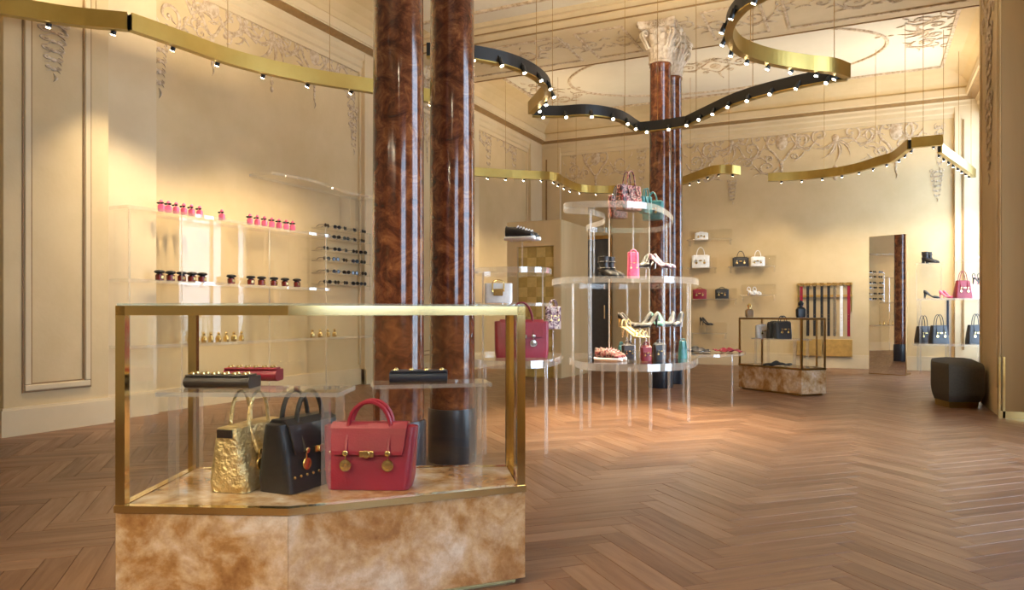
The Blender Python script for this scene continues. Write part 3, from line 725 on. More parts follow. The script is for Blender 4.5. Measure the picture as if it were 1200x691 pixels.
# ------------------------------------------------------------------ leather goods
def handbag(name, label, loc, rz, w, h, d, mat, top=1.08, dtop=.5, flap=True, handles=2, hh=.12, hw=.45, hard='gold', studs=True, cat='handbag', group=None, hmat=None, thick=.008):
    t = thing(name, label, cat, loc, rz, group); hm = hmat or mat; G = M[hard]
    secs = []
    for k in range(7):
        s = k/6; ww = w*(1+(top-1)*s)*(.965 if k == 0 else 1); dd = d*(1-(1-dtop)*s**1.2)*(.95 if k == 0 else 1)
        secs.append(rrect(ww, dd, .028 if dd > .06 else dd*.4, h*s if k else .0))
    secs.append(rrect(w*top*.94, d*dtop*.6, .02, h+.004))
    MB().loft(secs).build('body', mat, t, smooth=True)
    if flap:
        f = MB(); W_ = w*top*.80; rows = []
        prof = [(d*dtop*.45, h*.985), (d*dtop*.3, h+.012), (-d*dtop*.3, h+.012), (-d*dtop*.55-.006, h*.97), (-d*.5*(1-(1-dtop)*.75)-.008, h*.80), (-d*.5*(1-(1-dtop)*.55)-.010, h*.62), (-d*.5*(1-(1-dtop)*.48)-.009, h*.56)]
        for i, (y, z) in enumerate(prof):
            x = W_/2*(1-.10*max(0, i-3)/3); rows.append([(-x, y, z), (x, y, z)])
        vs = [v for r_ in rows for v in r_]; fs = [(2*i, 2*i+1, 2*i+3, 2*i+2) for i in range(len(rows)-1)]
        f.add(vs, fs); fo = f.build('flap', mat, t); sd = fo.modifiers.new('thickness', 'SOLIDIFY'); sd.thickness = .008; sd.offset = 0
    fy = -d*.5*(1-(1-dtop)*.45)
    for s in ((-1, 1) if handles == 2 else (-1,)):
        y = s*d*dtop*.42; ww = w*hw/2
        pts = [(-ww, y-.004 if s < 0 else y+.004, h*.62), (-ww, y+s*.006, h*.95)]+[tuple(v) for v in arc((0, y, h*.98), (ww, hh), PI*.97, PI*.03, 12)]+[(ww, y+s*.006, h*.95), (ww, y-.004 if s < 0 else y+.004, h*.62)]
        if s < 0: pts[0] = (-ww, fy-.012, h*.58); pts[-1] = (ww, fy-.012, h*.58)
        MB().tube(pts, thick, 7, sq=.8).build('handle', hm, t, smooth=True)
    if studs:
        k = w/.36; yy = fy-.016
        MB().box((0, yy-.002, h*.585), (.062*k, .010, .026*k)).disc((0, yy-.006, h*.585), (0, -1, 0), .017*k, .008).build('clasp', G, t, bevel=.002)
        for s in (-1, 1):
            x = s*w*hw/2
            MB().disc((x, yy-.004, h*.60), (0, -1, 0), .012*k, .008, 12).build('stud', G, t, smooth=True)
            m_ = MB().disc((x, yy-.002, h*.40), (0, -1, 0), .021*k, .006, 16); m_.tube([(x+.022*k*math.cos(a), yy-.005, h*.40+.022*k*math.sin(a)) for a in [2*PI*j/16 for j in range(17)]], .004*k, 5, cap=False)
            m_.tube([(x, yy-.002, h*.40+.022*k), (x, yy-.002, h*.57)], .003*k, 5).build('medallion', G, t, smooth=True)
    return t
def facing(deg=0): return YAW+R(deg)
handbag('handbag', 'cherry red leather flap handbag with gold medallions inside the glass case', at(435, 569, ZS), facing(-3), .325, .235, .15, M['red_leather'], top=1.13, dtop=.42, hh=.10, hw=.50, thick=.011)
g = handbag('handbag', 'crinkled gold metallic handbag inside the glass case beside the black one', at(287, 573, ZS)+Vector((-.055, .08, 0)), facing(78), .32, .24, .165, M['gold_leather'], top=1.04, dtop=.55, hh=.13, hw=.44, flap=False)
MB().box((-.17, 0, .222), (.008, .06, .03)).build('open_gusset', M['brown_black'], g)
b = handbag('handbag', 'black leather handbag with gold studs inside the glass case', at(345, 575, ZS)+Vector((-.05, .10, 0)), facing(66), .33, .255, .17, M['black_leather'], top=1.06, dtop=.5, hh=.12, hw=.46, flap=True, thick=.010)
mb = MB()
for k in range(9): mb.ball((-.14+.035*k, -.082, .06), .006)
mb.build('stud_row', M['gold'], b)
handbag('handbag', 'bright red handbag with silver turn-locks on the acrylic table beside the case', dep(611, 5.65, .725), facing(4), .40, .27, .17, M['red_leather'], top=1.02, dtop=.5, hh=.15, hw=.42, hard='silver', hmat=M['dark_red'])

def clutch(label, loc, rz, w, d, h, mat, studmat='gold', n=6, group=None):
    t = thing('clutch', label, 'clutch', loc, rz, group)
    secs = []
    for k in range(9):
        s = -1+2*k/8; r_ = h/2
        secs.append([Vector((s*w/2, y, z)) for (y, z) in [(-d/2+r_*(1-math.cos(a))-0, h/2+r_*math.sin(a)) for a in [PI*(-.5+j/5) for j in range(6)]][::1]+[(d/2-.006, h*.98), (d/2, h*.85), (d/2, h*.1), (d/2-.006, 0)]])
    MB().loft(secs).build('body', mat, t, smooth=True)
    MB().box((0, -.01, h+.003), (w*.97, d*.72, .007)).build('flap', mat, t, bevel=.003)
    for i in range(n):
        for j in range(2):
            o = MB().ball((-w*.40+w*.8*i/(n-1), -d*.30+d*.30*j, h+.008), .009, 0, 8, 4).build('stud', M[studmat], t, smooth=True)
    return t
ZR = ZS+.385
clutch('black clutch with a row of gold studs on the acrylic riser', at(252, 455, ZR)+Vector((-.015, .05, 0)), R(22), .255, .12, .045, M['brown_black'])
clutch('red studded clutch lying behind the black clutch on the riser', at(295, 448, ZR)+Vector((-.065, .075, .0)), R(24), .225, .10, .05, M['red_leather'])
clutch('navy clutch with gold emblem on the right acrylic riser', at(485, 450, ZR)+Vector((-.03, .085, 0)), R(30), .235, .12, .045, M['navy'], n=4)

def loft_shoe(mb, secs, m=0):
    rings = []
    for (y, w, z0, z1) in secs:
        rings.append([Vector((w*math.cos(a), y, (z0+z1)/2+(z1-z0)/2*math.sin(a))) for a in [2*PI*j/10 for j in range(10)]])
    return mb.loft(rings, m)
def pump_parts(t, dx, mat, hh=.09, trim=None, open_=False):
    a = MB(); loft_shoe(a, [(-.125, .006, .004, .014), (-.11, .026, .002, .034), (-.085, .038, .0, .045), (-.05, .042, .002, .052), (-.02, .038, .012, .045), (.02, .031, hh*.42, hh*.42+.028), (.06, .029, hh*.75, hh*.75+.045), (.095, .029, hh*.95, hh+.058), (.118, .020, hh*.98, hh+.066), (.124, .008, hh+.01, hh+.05)])
    o = a.build('upper', mat, t, smooth=True); o.location.x = dx
    b_ = MB().tube([(0, .100, hh*.97), (0, .110, hh*.5), (0, .112, 0)], [.018, .009, .006], 8); o2 = b_.build('heel', trim or mat, t, smooth=True); o2.location.x = dx
def shoe_pair(name, label, loc, rz, mat, kind='pump', trim=None, gap=.085, cat='shoes', group=None, hh=.09):
    t = thing(name, label, cat, loc, rz, group)
    for s in (-1, 1):
        if kind == 'pump': pump_parts(t, s*gap/2, mat, hh, trim)
        elif kind == 'sneaker':
            a = MB(); loft_shoe(a, [(-.14, .020, .0, .034), (-.125, .040, 0, .036), (-.08, .050, 0, .034), (0, .044, 0, .034), (.08, .043, 0, .036), (.125, .036, 0, .038), (.135, .015, 0, .036)])
            o = a.build('sole', M['white_leather'], t, smooth=True); o.location.x = s*gap/2
            b_ = MB(); loft_shoe(b_, [(-.130, .015, .02, .05), (-.115, .036, .02, .066), (-.07, .044, .02, .082), (-.02, .039, .02, .105), (.03, .036, .02, .112), (.09, .036, .02, .115), (.120, .028, .02, .125), (.128, .010, .03, .11)])
            o = b_.build('upper', mat, t, smooth=True); o.location.x = s*gap/2
            c_ = MB()
            for k in range(4): c_.tube([(-.026, -.065+.026*k, .078+.008*k), (0, -.068+.026*k, .094+.009*k), (.026, -.065+.026*k, .078+.008*k)], .005, 5)
            o = c_.build('laces', trim or M['white_leather'], t); o.location.x = s*gap/2
        elif kind == 'boot':
            a = MB(); loft_shoe(a, [(-.13, .012, .0, .03), (-.11, .034, 0, .05), (-.07, .042, .0, .066), (-.02, .037, .006, .085), (.03, .034, .03, .11), (.07, .034, .045, .12), (.105, .028, .05, .12), (.115, .010, .06, .10)])
            o = a.build('foot', mat, t, smooth=True); o.location.x = s*gap/2
            b_ = MB().loft([rrect(.066, .10, .03, .07, 3, 0, .045), rrect(.068, .10, .03, .13, 3, 0, .055), rrect(.082, .12, .04, .21, 3, 0, .06), rrect(.078, .115, .04, .212, 3, 0, .06)])
            o = b_.build('shaft', mat, t, smooth=True); o.location.x = s*gap/2
            o = MB().box((0, .085, .03), (.045, .045, .06)).build('heel', trim or mat, t, bevel=.006); o.location.x = s*gap/2
            c_ = MB()
            for k in range(2): c_.tube([(.043*math.cos(q), .055+.062*math.sin(q), .10+.06*k) for q in [2*PI*j/12 for j in range(13)]], .007, 5, cap=False)
            o = c_.build('strap', M['silver'] if k > 5 else mat, t); o.location.x = s*gap/2
        else:   # sandal
            a = MB(); loft_shoe(a, [(-.125, .02, 0, .012), (-.09, .04, 0, .014), (-.04, .040, .004, .018), (.02, .031, hh*.45, hh*.45+.014), (.08, .031, hh*.9, hh*.9+.014), (.12, .022, hh, hh+.014)])
            o = a.build('sole', mat, t, smooth=True); o.location.x = s*gap/2
            b_ = MB()
            for (y, z0, hgt) in ((-.085, .01, .045), (-.05, .014, .055), (.095, hh, .075)):
                b_.tube(arc((0, y, z0), (.040, hgt), 0, PI, 10), .007, 6)
            o = b_.build('strap', trim or mat, t, smooth=True); o.location.x = s*gap/2
            o = MB().tube([(0, .10, hh), (0, .11, 0)], [.016, .007], 8).build('heel', mat, t, smooth=True); o.location.x = s*gap/2
    return t
def stand(label, loc, h, rz=0, group='acrylic shoe stands'):
    t = thing('shoe_stand', label, 'stand', loc, rz, group)
    MB().box((0, 0, .005), (.12, .12, .01)).build('base', M['acrylic'], t)
    MB().tube([(0, 0, .01), (0, 0, h-.008)], .007, 8).build('rod', M['acrylic_leg'], t)
    MB().box((0, 0, h-.004), (.16, .20, .008)).build('plate', M['acrylic'], t)
    return t

# ------------------------------------------------------------------ acrylic display furniture in the middle of the room
def table(name, label, polys, legs, uprights=(), cat='table', group=None):
    """polys: (part, pixel/distance outline, z0, z1); legs: (pixel, distance, z1)"""
    c = Vector((0, 0, 0)); pts0 = [dep(*q) for q in polys[0][1]]
    for p in pts0: c += p/len(pts0)
    t = thing(name, label, cat, (c.x, c.y, 0), 0, group)
    for (part, pl, z0, z1) in polys:
        P = closed_smooth([dep(*q)-c for q in pl]); acry(MB(), P, z0, z1).build(part, AC, t)
    for (px, d, z0, z1, r_) in legs:
        p = dep(px, d)-c; MB().tube([(p.x, p.y, z0), (p.x, p.y, z1)], r_, 10).build('leg', M['acrylic_leg'], t, smooth=True)
    for (px0, d0, px1, d1, z0, z1) in uprights:
        a, b_ = dep(px0, d0)-c, dep(px1, d1)-c; v = (b_-a); v.z = 0; L = v.length; ang = math.atan2(v.y, v.x); m_ = (a+b_)/2
        MB().box((m_.x, m_.y, (z0+z1)/2), (L, .012, z1-z0), 0, ang).build('upright', M['acrylic'], t)
        for e in (a, b_): MB().box((e.x, e.y, (z0+z1)/2), (.005, .014, z1-z0), 0, ang).build('upright_edge', M['acrylic_edge'], t)
    return t
def fl(y): return F*H/(y-HY)
LEG = .58
table('acrylic_display_tower', 'three-tier clear acrylic display table with scalloped top shelf', [
    ('table_top', [(668, 7.4), (690, 6.65), (735, 6.5), (765, 6.5), (800, 6.7), (816, 7.2), (812, 8.2), (760, 8.7), (700, 8.6), (672, 8.1)], LEG-.03, LEG+.035),
    ('middle_shelf', [(647, 7.6), (662, 6.95), (720, 6.75), (790, 6.8), (818, 7.3), (806, 8.2), (740, 8.5), (668, 8.3)], 1.335, 1.395),
    ('top_shelf', [(663, 6.95), (690, 6.85), (735, 6.85), (770, 7.1), (789, 8.0), (775, 8.8), (745, 9.0), (692, 8.9), (690, 8.6), (706, 8.2), (708, 7.7), (690, 7.35), (664, 7.25)], 2.03, 2.09)],
    [(x, fl(y), 0, LEG-.03, .015) for (x, y) in ((681, 504), (691, 500), (723.6, 486), (737.6, 499), (762.4, 504), (784, 479), (801, 472), (807, 494), (672, 484), (706, 476), (745, 478))]+[(x, d, LEG+.035, 1.335, .012) for (x, d) in ((657+14, 7.25), (692, 6.95), (735, 8.45), (778, 6.85), (806, 7.5), (690, 8.35), (750, 8.5))]+[(x, d, 1.395, 2.03, .012) for (x, d) in ((692, 7.1), (742, 8.75), (781, 8.1), (696, 8.55))],
    [(714, 7.7, 714, 8.35, LEG+.035, 1.335), (761, 7.95, 761, 8.4, LEG+.035, 1.335), (714, 7.7, 714, 8.35, 1.395, 2.03), (761, 7.95, 761, 8.4, 1.395, 2.03), (714, 8.36, 761, 8.42, 1.395, 2.03), (672, 7.5, 672, 8.0, LEG+.035, 1.335), (809, 7.65, 809, 8.0, LEG+.035, 1.335)], 'display table')
table('acrylic_side_table', 'clear acrylic two-shelf table holding the bright red handbag', [
    ('table_top', [(545, 5.7), (570, 5.25), (622, 5.2), (650, 5.5), (655, 6.2), (612, 6.6), (560, 6.4)], .67, .725),
    ('upper_shelf', [(512, 6.0), (540, 5.75), (600, 5.75), (640, 5.9), (640, 6.4), (560, 6.6)], 1.115, 1.14),
    ('upper_shelf', [(560, 6.1), (600, 5.95), (640, 6.05), (642, 6.5), (600, 6.7), (562, 6.6)], 1.385, 1.43)],
    [(568, 5.6, 0, .67, .014), (640, 5.6, 0, .67, .014), (562, 6.35, 0, .67, .014), (640, 6.3, 0, .67, .014)],
    [(636, 6.1, 636, 6.38, .725, 1.115), (566, 6.15, 566, 6.4, .725, 1.115), (636, 6.1, 636, 6.38, 1.14, 1.385), (566, 6.15, 566, 6.4, 1.14, 1.385)], 'table')
table('acrylic_side_table', 'small clear acrylic table under the purple printed bag', [
    ('table_top', [(612, 8.3), (628, 7.75), (648, 7.7), (658, 8.0), (658, 8.6), (630, 8.8)], .56, .59)],
    [(x, fl(y), 0, .56, .013) for (x, y) in ((627.6, 475), (640, 486), (652, 482), (652, 474))], (), 'table')
table('acrylic_side_table', 'clear acrylic table with red and black scarves before the bronze-framed case', [
    ('table_top', [(792, 8.7), (815, 8.35), (850, 8.35), (872, 8.7), (866, 9.3), (810, 9.4)], .57, .60)],
    [(806, 8.6, 0, .57, .011), (858, 8.6, 0, .57, .011), (806, 9.2, 0, .57, .011), (858, 9.2, 0, .57, .011)], (), 'table')
# goods on the tower -----------------------------------------------------------
zt = 2.09
handbag('handbag', 'printed red and cream tote on the tower top shelf, handles up', dep(737, 7.5, zt), facing(35), .27, .25, .14, M['pattern'], hh=.15, hw=.4, flap=False, studs=False)
handbag('handbag', 'dark printed tote behind the red and cream tote on the tower', dep(724, 8.1, zt), facing(20), .20, .24, .12, M['pattern'], hh=.12, hw=.4, flap=False, studs=False, hmat=M['brown_black'])
handbag('handbag', 'turquoise handbag on the tower top shelf near the marble column', dep(765, 8.25, zt), facing(-20), .22, .20, .12, M['teal'], hh=.11, hw=.4)
handbag('handbag', 'dark green upright bag on the tower between printed tote and turquoise bag', dep(757, 7.7, zt), facing(30), .13, .17, .09, M['teal'], hh=.09, hw=.4, flap=False, studs=False)
zt = 1.395
shoe_pair('ankle_boots', 'black ankle boots on the middle shelf of the tower', dep(716, 7.2, zt), facing(40), M['black_leather'], 'boot', cat='boots')
handbag('handbag', 'tall hot pink bag on the middle shelf of the tower', dep(742, 7.2, zt), facing(0), .115, .25, .10, M['pink'], hh=.03, hw=.5, flap=False, top=.9)
stand('clear stand under the black-and-white pumps on the middle shelf', dep(757, 7.5, zt), .12, YAW)
shoe_pair('pumps', 'black and white pumps on a stand on the middle shelf', dep(757, 7.5, zt+.12), facing(-40), M['black_leather'], 'pump', M['white_leather'])
stand('clear stand under the printed pumps on the middle shelf', dep(776, 7.3, zt), .10, YAW)
shoe_pair('pumps', 'printed snakeskin high-heeled pumps on the middle shelf', dep(776, 7.3, zt+.10), facing(50), M['purple_pattern'], 'pump', M['black_leather'])
zt = LEG+.035
shoe_pair('sneakers', 'red and pink patterned sneakers on the tower lower table', dep(715, 7.0, zt), facing(62), M['pattern'], 'sneaker', M['pale_pink'], gap=.12)
for (px, d, hgt, mat, tr, kind, lab, ang) in ((739, 7.8, .30, 'brown_black', 'gold', 'pump', 'dark pumps with gold heels on a stand above the sneakers', 60),
        (757, 7.32, .30, 'black_leather', None, 'pump', 'plain black pumps on a stand over the lower table', -50), (773, 7.72, .31, 'teal', 'white_leather', 'pump', 'green pumps with white heels on a stand', 20),
        (790, 7.32, .31, 'navy', 'white_leather', 'pump', 'navy pumps with white heels on a stand by the column', -30), (744, 6.93, .22, 'gold_leather', None, 'sandal', 'gold strappy sandals on a low stand', 50)):
    stand('clear stand holding the '+lab.split(' on ')[0], dep(px, d, zt), hgt, facing(0))
    shoe_pair('sandals' if kind == 'sandal' else 'pumps', lab, dep(px, d, zt+hgt), facing(ang), M[mat], kind, M[tr] if tr else None)
for (px, d, w, h, mat, lab) in ((736, 7.3, .12, .13, 'brown_black', 'small dark brown bag beside the patterned sneakers'), (757, 6.95, .10, .13, 'dark_red', 'small dusky red bag between two dark bags'),
        (773, 7.05, .12, .15, 'black_leather', 'small black studded bag on the lower tower table'), (728, 8.0, .06, .09, 'teal', 'tiny teal pouch behind the sneakers')):
    handbag('mini_bag', lab, dep(px, d, zt), facing(10), w, h, .08, M[mat], hh=.05, hw=.5, thick=.005)
handbag('mini_bag', 'tall dark teal pouch at the end of the tower table', dep(800, 7.3, zt), facing(20), .09, .17, .07, M['teal'], hh=.03, hw=.5, flap=False, studs=False, top=.8, thick=.005)
# left table goods
wbx = handbag('handbag', 'white box bag with square gold plate on the upper acrylic shelf', dep(584, 6.0, 1.14), facing(0), .225, .155, .09, M['white_leather'], top=1.0, dtop=.9, hh=.03, hw=.4, flap=False, studs=False, hmat=M['gold'], handles=1)
MB().box((0, -.050, .085), (.075, .012, .055)).build('gold_plate', M['gold'], wbx, bevel=.002)
stand('tall clear stand under the black and white sneakers', dep(612, 6.3, 1.43), .24, YAW)
shoe_pair('sneakers', 'black and white sneakers raised on a tall stand', dep(612, 6.3, 1.67), facing(66), M['black_leather'], 'sneaker', gap=.12)
stand('clear stand under the purple printed bag', dep(648, 8.1, .59), .30, YAW)
handbag('handbag', 'purple and white printed bag on a clear stand', dep(648, 8.1, .89), facing(20), .17, .24, .10, M['purple_pattern'], hh=.08, hw=.5, flap=False)
# scarves on the small table
def scarf(label, px, d, z, w, l, mats, rz, seed):
    rnd = random.Random(seed); n = 16; mb = MB(); vs = []; fs = []
    for i in range(n+1):
        for j in range(n+1):
            u, v = i/n-.5, j/n-.5; e = 1-max(abs(u), abs(v))*1.4
            z_ = .012+max(0, e)*.05*(.5+.5*math.sin(9*u+4*v+seed)+.4*math.sin(13*v-5*u)); vs.append((u*w*(1+.12*math.sin(5*v)), v*l*(1+.1*math.sin(6*u)), max(.004, z_)))
    for i in range(n):
        for j in range(n): fs.append((i*(n+1)+j, (i+1)*(n+1)+j, (i+1)*(n+1)+j+1, i*(n+1)+j+1))
    o = mb.add(vs, fs).build('folded_scarf', M[mats], None, smooth=True); o.location = dep(px, d, z); o.rotation_euler = (0, 0, rz)
    sd = o.modifiers.new('thickness', 'SOLIDIFY'); sd.thickness = .004; sd.offset = 1
    return tag(o, label, 'scarf')
scarf('crumpled black silk scarf on the small acrylic table', 815, 8.85, .60, .32, .28, 'black_leather', .4, 1)
scarf('crumpled red silk scarf beside the black scarf', 853, 8.8, .60, .26, .24, 'red_leather', .9, 4)

# ------------------------------------------------------------------ goods in and on the bronze-framed case
handbag('handbag', 'structured charcoal handbag inside the bronze-framed case', Vector((-1.05, 10.66, .72)), facing(12), .24, .22, .12, M['navy'], hh=.09, hw=.4, top=1.0)
handbag('handbag', 'white handbag inside the bronze-framed case', Vector((-1.33, 10.90, .72)), facing(12), .22, .17, .10, M['white_leather'], hh=.02, hw=.4, top=1.0)
handbag('handbag', 'black handbag behind the charcoal one in the bronze-framed case', Vector((-1.18, 10.78, .72)), facing(25), .20, .21, .10, M['black_leather'], hh=.03, hw=.4, top=1.0)
riser('clear acrylic riser inside the bronze-framed case', (-1.08, 10.75, .355), R(-37), .78, .30, .365)
scarf('crumpled black scarf on the floor of the bronze-framed case', 912, 9.95, .356, .34, .16, 'black_leather', .3, 2)
def perfume(name, label, loc, s, body, cap, group=None, kind='box'):
    t = thing(name, label, 'perfume' if kind != 'jar' else 'jar', loc, YAW, group)
    return t
def bottle(label, loc, s, body, cap, group=None):
    t = thing('perfume_bottle', label, 'perfume bottle', loc, YAW, group)
    MB().loft([rrect(.060*s, .036*s, .010*s, 0), rrect(.070*s, .040*s, .012*s, .01*s), rrect(.072*s, .040*s, .012*s, .06*s), rrect(.050*s, .032*s, .012*s, .076*s), rrect(.024*s, .022*s, .008*s, .080*s)]).build('flask', M[body], t, smooth=True)
    MB().lathe([(.012*s, .080*s), (.012*s, .09*s), (.019*s, .092*s), (.022*s, .110*s), (.013*s, .125*s), (.003*s, .130*s)], 10).build('stopper', M[cap], t, smooth=True)
    return t
bottle('amber perfume bottle standing on top of the bronze-framed case', Vector((-1.52, 10.95, 1.008)), 1.5, 'gilt_brown', 'gold')
bottle('black perfume bottle standing on top of the bronze-framed case', Vector((-.80, 10.42, 1.008)), 1.7, 'black', 'black')

# ------------------------------------------------------------------ end wall: ledges with bags, belt rack, mirror, corner shelves
def ledge(px0, px1, z, label, depth=.30, h=.02):
    X0, _ = ony(px0, 15.7); X1, _ = ony(px1, 15.7); c = (X0+X1)/2
    t = thing('acrylic_ledge', label, 'shelf', (c, WY1-depth/2-.001, z))
    MB().prism([(X0-c, -depth/2), (X1-c, -depth/2), (X1-c, depth/2), (X0-c, depth/2)], -h, 0, 0, 1).build('shelf', AC, t)
    MB().bb(X0-c, X1-c, depth/2-.012, depth/2, 0, .22, 0).build('back_plate', M['acrylic'], t)
    for s in (X0-c+.02, X1-c-.02): MB().bb(s-.006, s+.006, -.02, depth/2, -h-.10, -h).build('bracket', M['acrylic_leg'], t)
    return t
def wp(px, z, off=.15): X, d = ony(px, WY1-off); return Vector((X, WY1-off, z))
for (a, b_, z, lab) in ((806, 856, 2.60, 'topmost acrylic ledge under the small white bag'), (806, 838, 2.02, 'acrylic ledge under the large white bag'), (854, 908, 2.02, 'acrylic ledge under the black and white bags'), (808, 862, 1.37, 'acrylic ledge under the red and black bags'),
        (868, 908, 1.44, 'acrylic ledge under the white shoes'), (808, 850, .66, 'lowest acrylic ledge under the black pumps')): ledge(a, b_, z, lab)
def wbag(label, px, z, w, h, mat, hh=.10, **kw): return handbag('handbag', label, wp(px, z), R(8), w, h, .10, M[mat], hh=hh, hw=.45, top=1.0, **kw)
wbag('small white clutch bag on the topmost wall ledge', 822, 2.60, .27, .14, 'white_leather', .03)
wbag('large white handbag with raised handles on the wall ledge', 821, 2.02, .36, .25, 'white_leather', .18)
wbag('black flap bag with gold clasp on the wall ledge', 868, 2.02, .32, .18, 'black_leather', .14)
wbag('white flap bag beside the black one on the wall ledge', 888, 2.02, .27, .18, 'white_leather', .14)
wbag('red flap bag on the wall ledge beside a black bag', 820, 1.37, .28, .19, 'red_leather', .05)
wbag('black flap bag on the wall ledge beside the red bag', 846, 1.37, .27, .19, 'black_leather', .05)
stand('clear stand under the black pumps on the lowest ledge', wp(828, .66), .16)
shoe_pair('pumps', 'black high-heeled pumps on the lowest wall ledge', wp(828, .82), R(75), M['black_leather'], 'pump', gap=.12, hh=.11)
shoe_pair('sandals', 'white strappy sandals on the wall ledge', wp(884, 1.44), R(40), M['white_leather'], 'sandal', gap=.13)
# belt rack
BX0, BX1 = ony(934, 15.8)[0], ony(999, 15.8)[0]
rk = thing('belt_rack', 'brass belt rack with two rails on the end wall', 'rack', ((BX0+BX1)/2, WY1-.002, .2))
hw_ = (BX1-BX0)/2
for z in (1.44, 1.21): MB().bb(-hw_, hw_, -.05, -.03, z-.02, z+.02).build('rail', M['gilt'], rk)
for x in (-hw_+.02, hw_-.02): MB().bb(x-.01, x+.01, -.03, 0, .9, 1.47).build('bracket', M['brass'], rk)
MB().bb(hw_-.5, hw_, -.10, 0, .03, .36).build('brass_box', M['gilt'], rk, bevel=.005)
MB().bb(-hw_, -hw_+.45, -.10, 0, .03, .36).build('brass_box', M['gilt'], rk, bevel=.005)
for k, (px, mat, lab) in enumerate(((939, 'red_leather', 'red belt hanging at the end of the rack behind the black perfume'), (946.5, 'black_leather', None), (954.5, 'black_leather', None), (963, 'black_leather', None), (971, 'black_leather', None), (978, 'silver', 'silver chain-grey belt hanging on the rack'), (986, 'white_leather', 'white belt hanging on the rack'), (994.5, 'red_leather', 'long red belt hanging at the window end of the rack'))):
    X, d = ony(px, 15.8)
    t = thing('belt', lab or '%s black leather belt on the rack counting from the short red one' % ORD[k-1], 'belt', (X, WY1-.052, .62), 0, 'belts on the rack' )
    MB().bb(-.026, .026, -.018, -.012, 0, .98).bb(-.024, .024, -.012, -.006, .06, .98).build('strap', M[mat], t, bevel=.002)
    mb = MB()
    for (a, b_, c_, d_) in ((-.035, .035, .98, .99), (-.035, .035, 1.035, 1.045), (-.035, -.025, .98, 1.045), (.025, .035, .98, 1.045)): mb.bb(a, b_, -.022, -.012, c_, d_)
    mb.build('buckle', M['gold'], t)
    for z in (.3, .36, .42): MB().disc((0, -.018, z), (0, -1, 0), .006, .002, 8).build('eyelet', M['gold'], t)
# standing mirror, turned towards the left wall
mr = thing('standing_mirror', 'tall narrow frameless mirror standing before the end wall', 'mirror', (.289, 14.505, 0), R(-23.9))
MB().bb(-.31, .31, 0, .04, 0, 2.42).build('backing', M['brass_dark'], mr)
MB().bb(-.305, .305, -.004, 0, .01, 2.415).build('glass', M['mirror'], mr)
MB().bb(-.25, .25, .04, .35, 0, .03).build('foot', M['brass_dark'], mr)
# corner shelf unit by the far window
t = thing('acrylic_shelf_unit', 'clear acrylic shelf unit in the corner by the far window', 'shelf unit', (1.22, 15.30, 0))
for (x0, x1, z) in ((-.50, .60, .53), (-.42, .60, 1.33)):
    MB().prism([(x0, -.42), (x1, -.42), (x1, .45), (x0, .45)], z-.035, z, 0, 1).build('shelf', AC, t)
for z0, z1 in ((0, .495), (.53, 1.295)):
    for x in (-.40, .05, .56):
        for y in (-.36, .40): MB().box((x, y, (z0+z1)/2), (.03, .03, z1-z0)).build('leg', M['acrylic_leg'], t)
MB().bb(.03, .07, .0, .04, .53, 1.295).build('dark_post', M['navy'], t)
MB().prism([(-.45, .15), (.0, .15), (.0, .45), (-.45, .45)], 1.96, 1.98, 0, 1).build('high_shelf', AC, t)
MB().prism([(.20, -.1), (.60, -.1), (.60, .45), (.20, .45)], 1.98, 2.00, 0, 1).build('high_shelf', AC, t)
for (x, y, zt_) in ((-.42, .42, 1.96), (-.02, .42, 1.96), (.22, .42, 1.98), (.58, .42, 1.98)): MB().box((x, y, (1.33+zt_)/2), (.02, .02, zt_-1.33)).build('post', M['acrylic_leg'], t)
def cp(px, d, z): return dep(px, d, z)
handbag('handbag', 'black tote on the lower corner shelf, partly behind another tote', dep(1082, 13.65, .53), facing(10), .30, .30, .16, M['brown_black'], top=.82, hh=.20, hw=.4, flap=False)
handbag('handbag', 'black tote with tall handles in front on the lower corner shelf', dep(1100, 13.25, .53), facing(0), .33, .32, .16, M['black_leather'], top=.8, hh=.20, hw=.4, flap=False)
handbag('handbag', 'black tote beside the dark post on the lower corner shelf', dep(1144, 13.15, .53), facing(-5), .34, .33, .16, M['black_leather'], top=.8, hh=.20, hw=.35, flap=False)
handbag('handbag', 'wine red tote on the upper corner shelf', dep(1128, 13.1, 1.33), facing(-5), .30, .31, .15, M['dark_red'], top=.7, hh=.17, hw=.4, flap=False)
handbag('handbag', 'pale pink tote behind the wine red tote', dep(1141, 13.35, 1.33), facing(10), .22, .26, .14, M['pale_pink'], top=.75, hh=.15, hw=.4, flap=False)
shoe_pair('pumps', 'black pumps on the upper corner shelf', dep(1092, 13.3, 1.33), facing(55), M['black_leather'], 'pump', gap=.15)
shoe_pair('pumps', 'red pumps beside the black pumps on the corner shelf', dep(1111, 13.35, 1.33), facing(30), M['pink'], 'pump', gap=.12)
shoe_pair('ankle_boots', 'black buckled ankle boots on the high corner shelf', dep(1090, 13.62, 1.98), facing(35), M['black_leather'], 'boot', gap=.14, cat='boots')
shoe_pair('sandals', 'white high-heeled sandals on the high shelf by the window', dep(1148, 13.1, 2.0), facing(45), M['white_leather'], 'sandal', gap=.12, hh=.12)
stand('clear stand under the black sandals by the window', dep(1150, 13.0, 1.33), .24, YAW)
shoe_pair('sandals', 'black strappy sandals on a stand beside the wine red tote', dep(1150, 13.0, 1.57), facing(20), M['black_leather'], 'sandal', gap=.12, hh=.12)

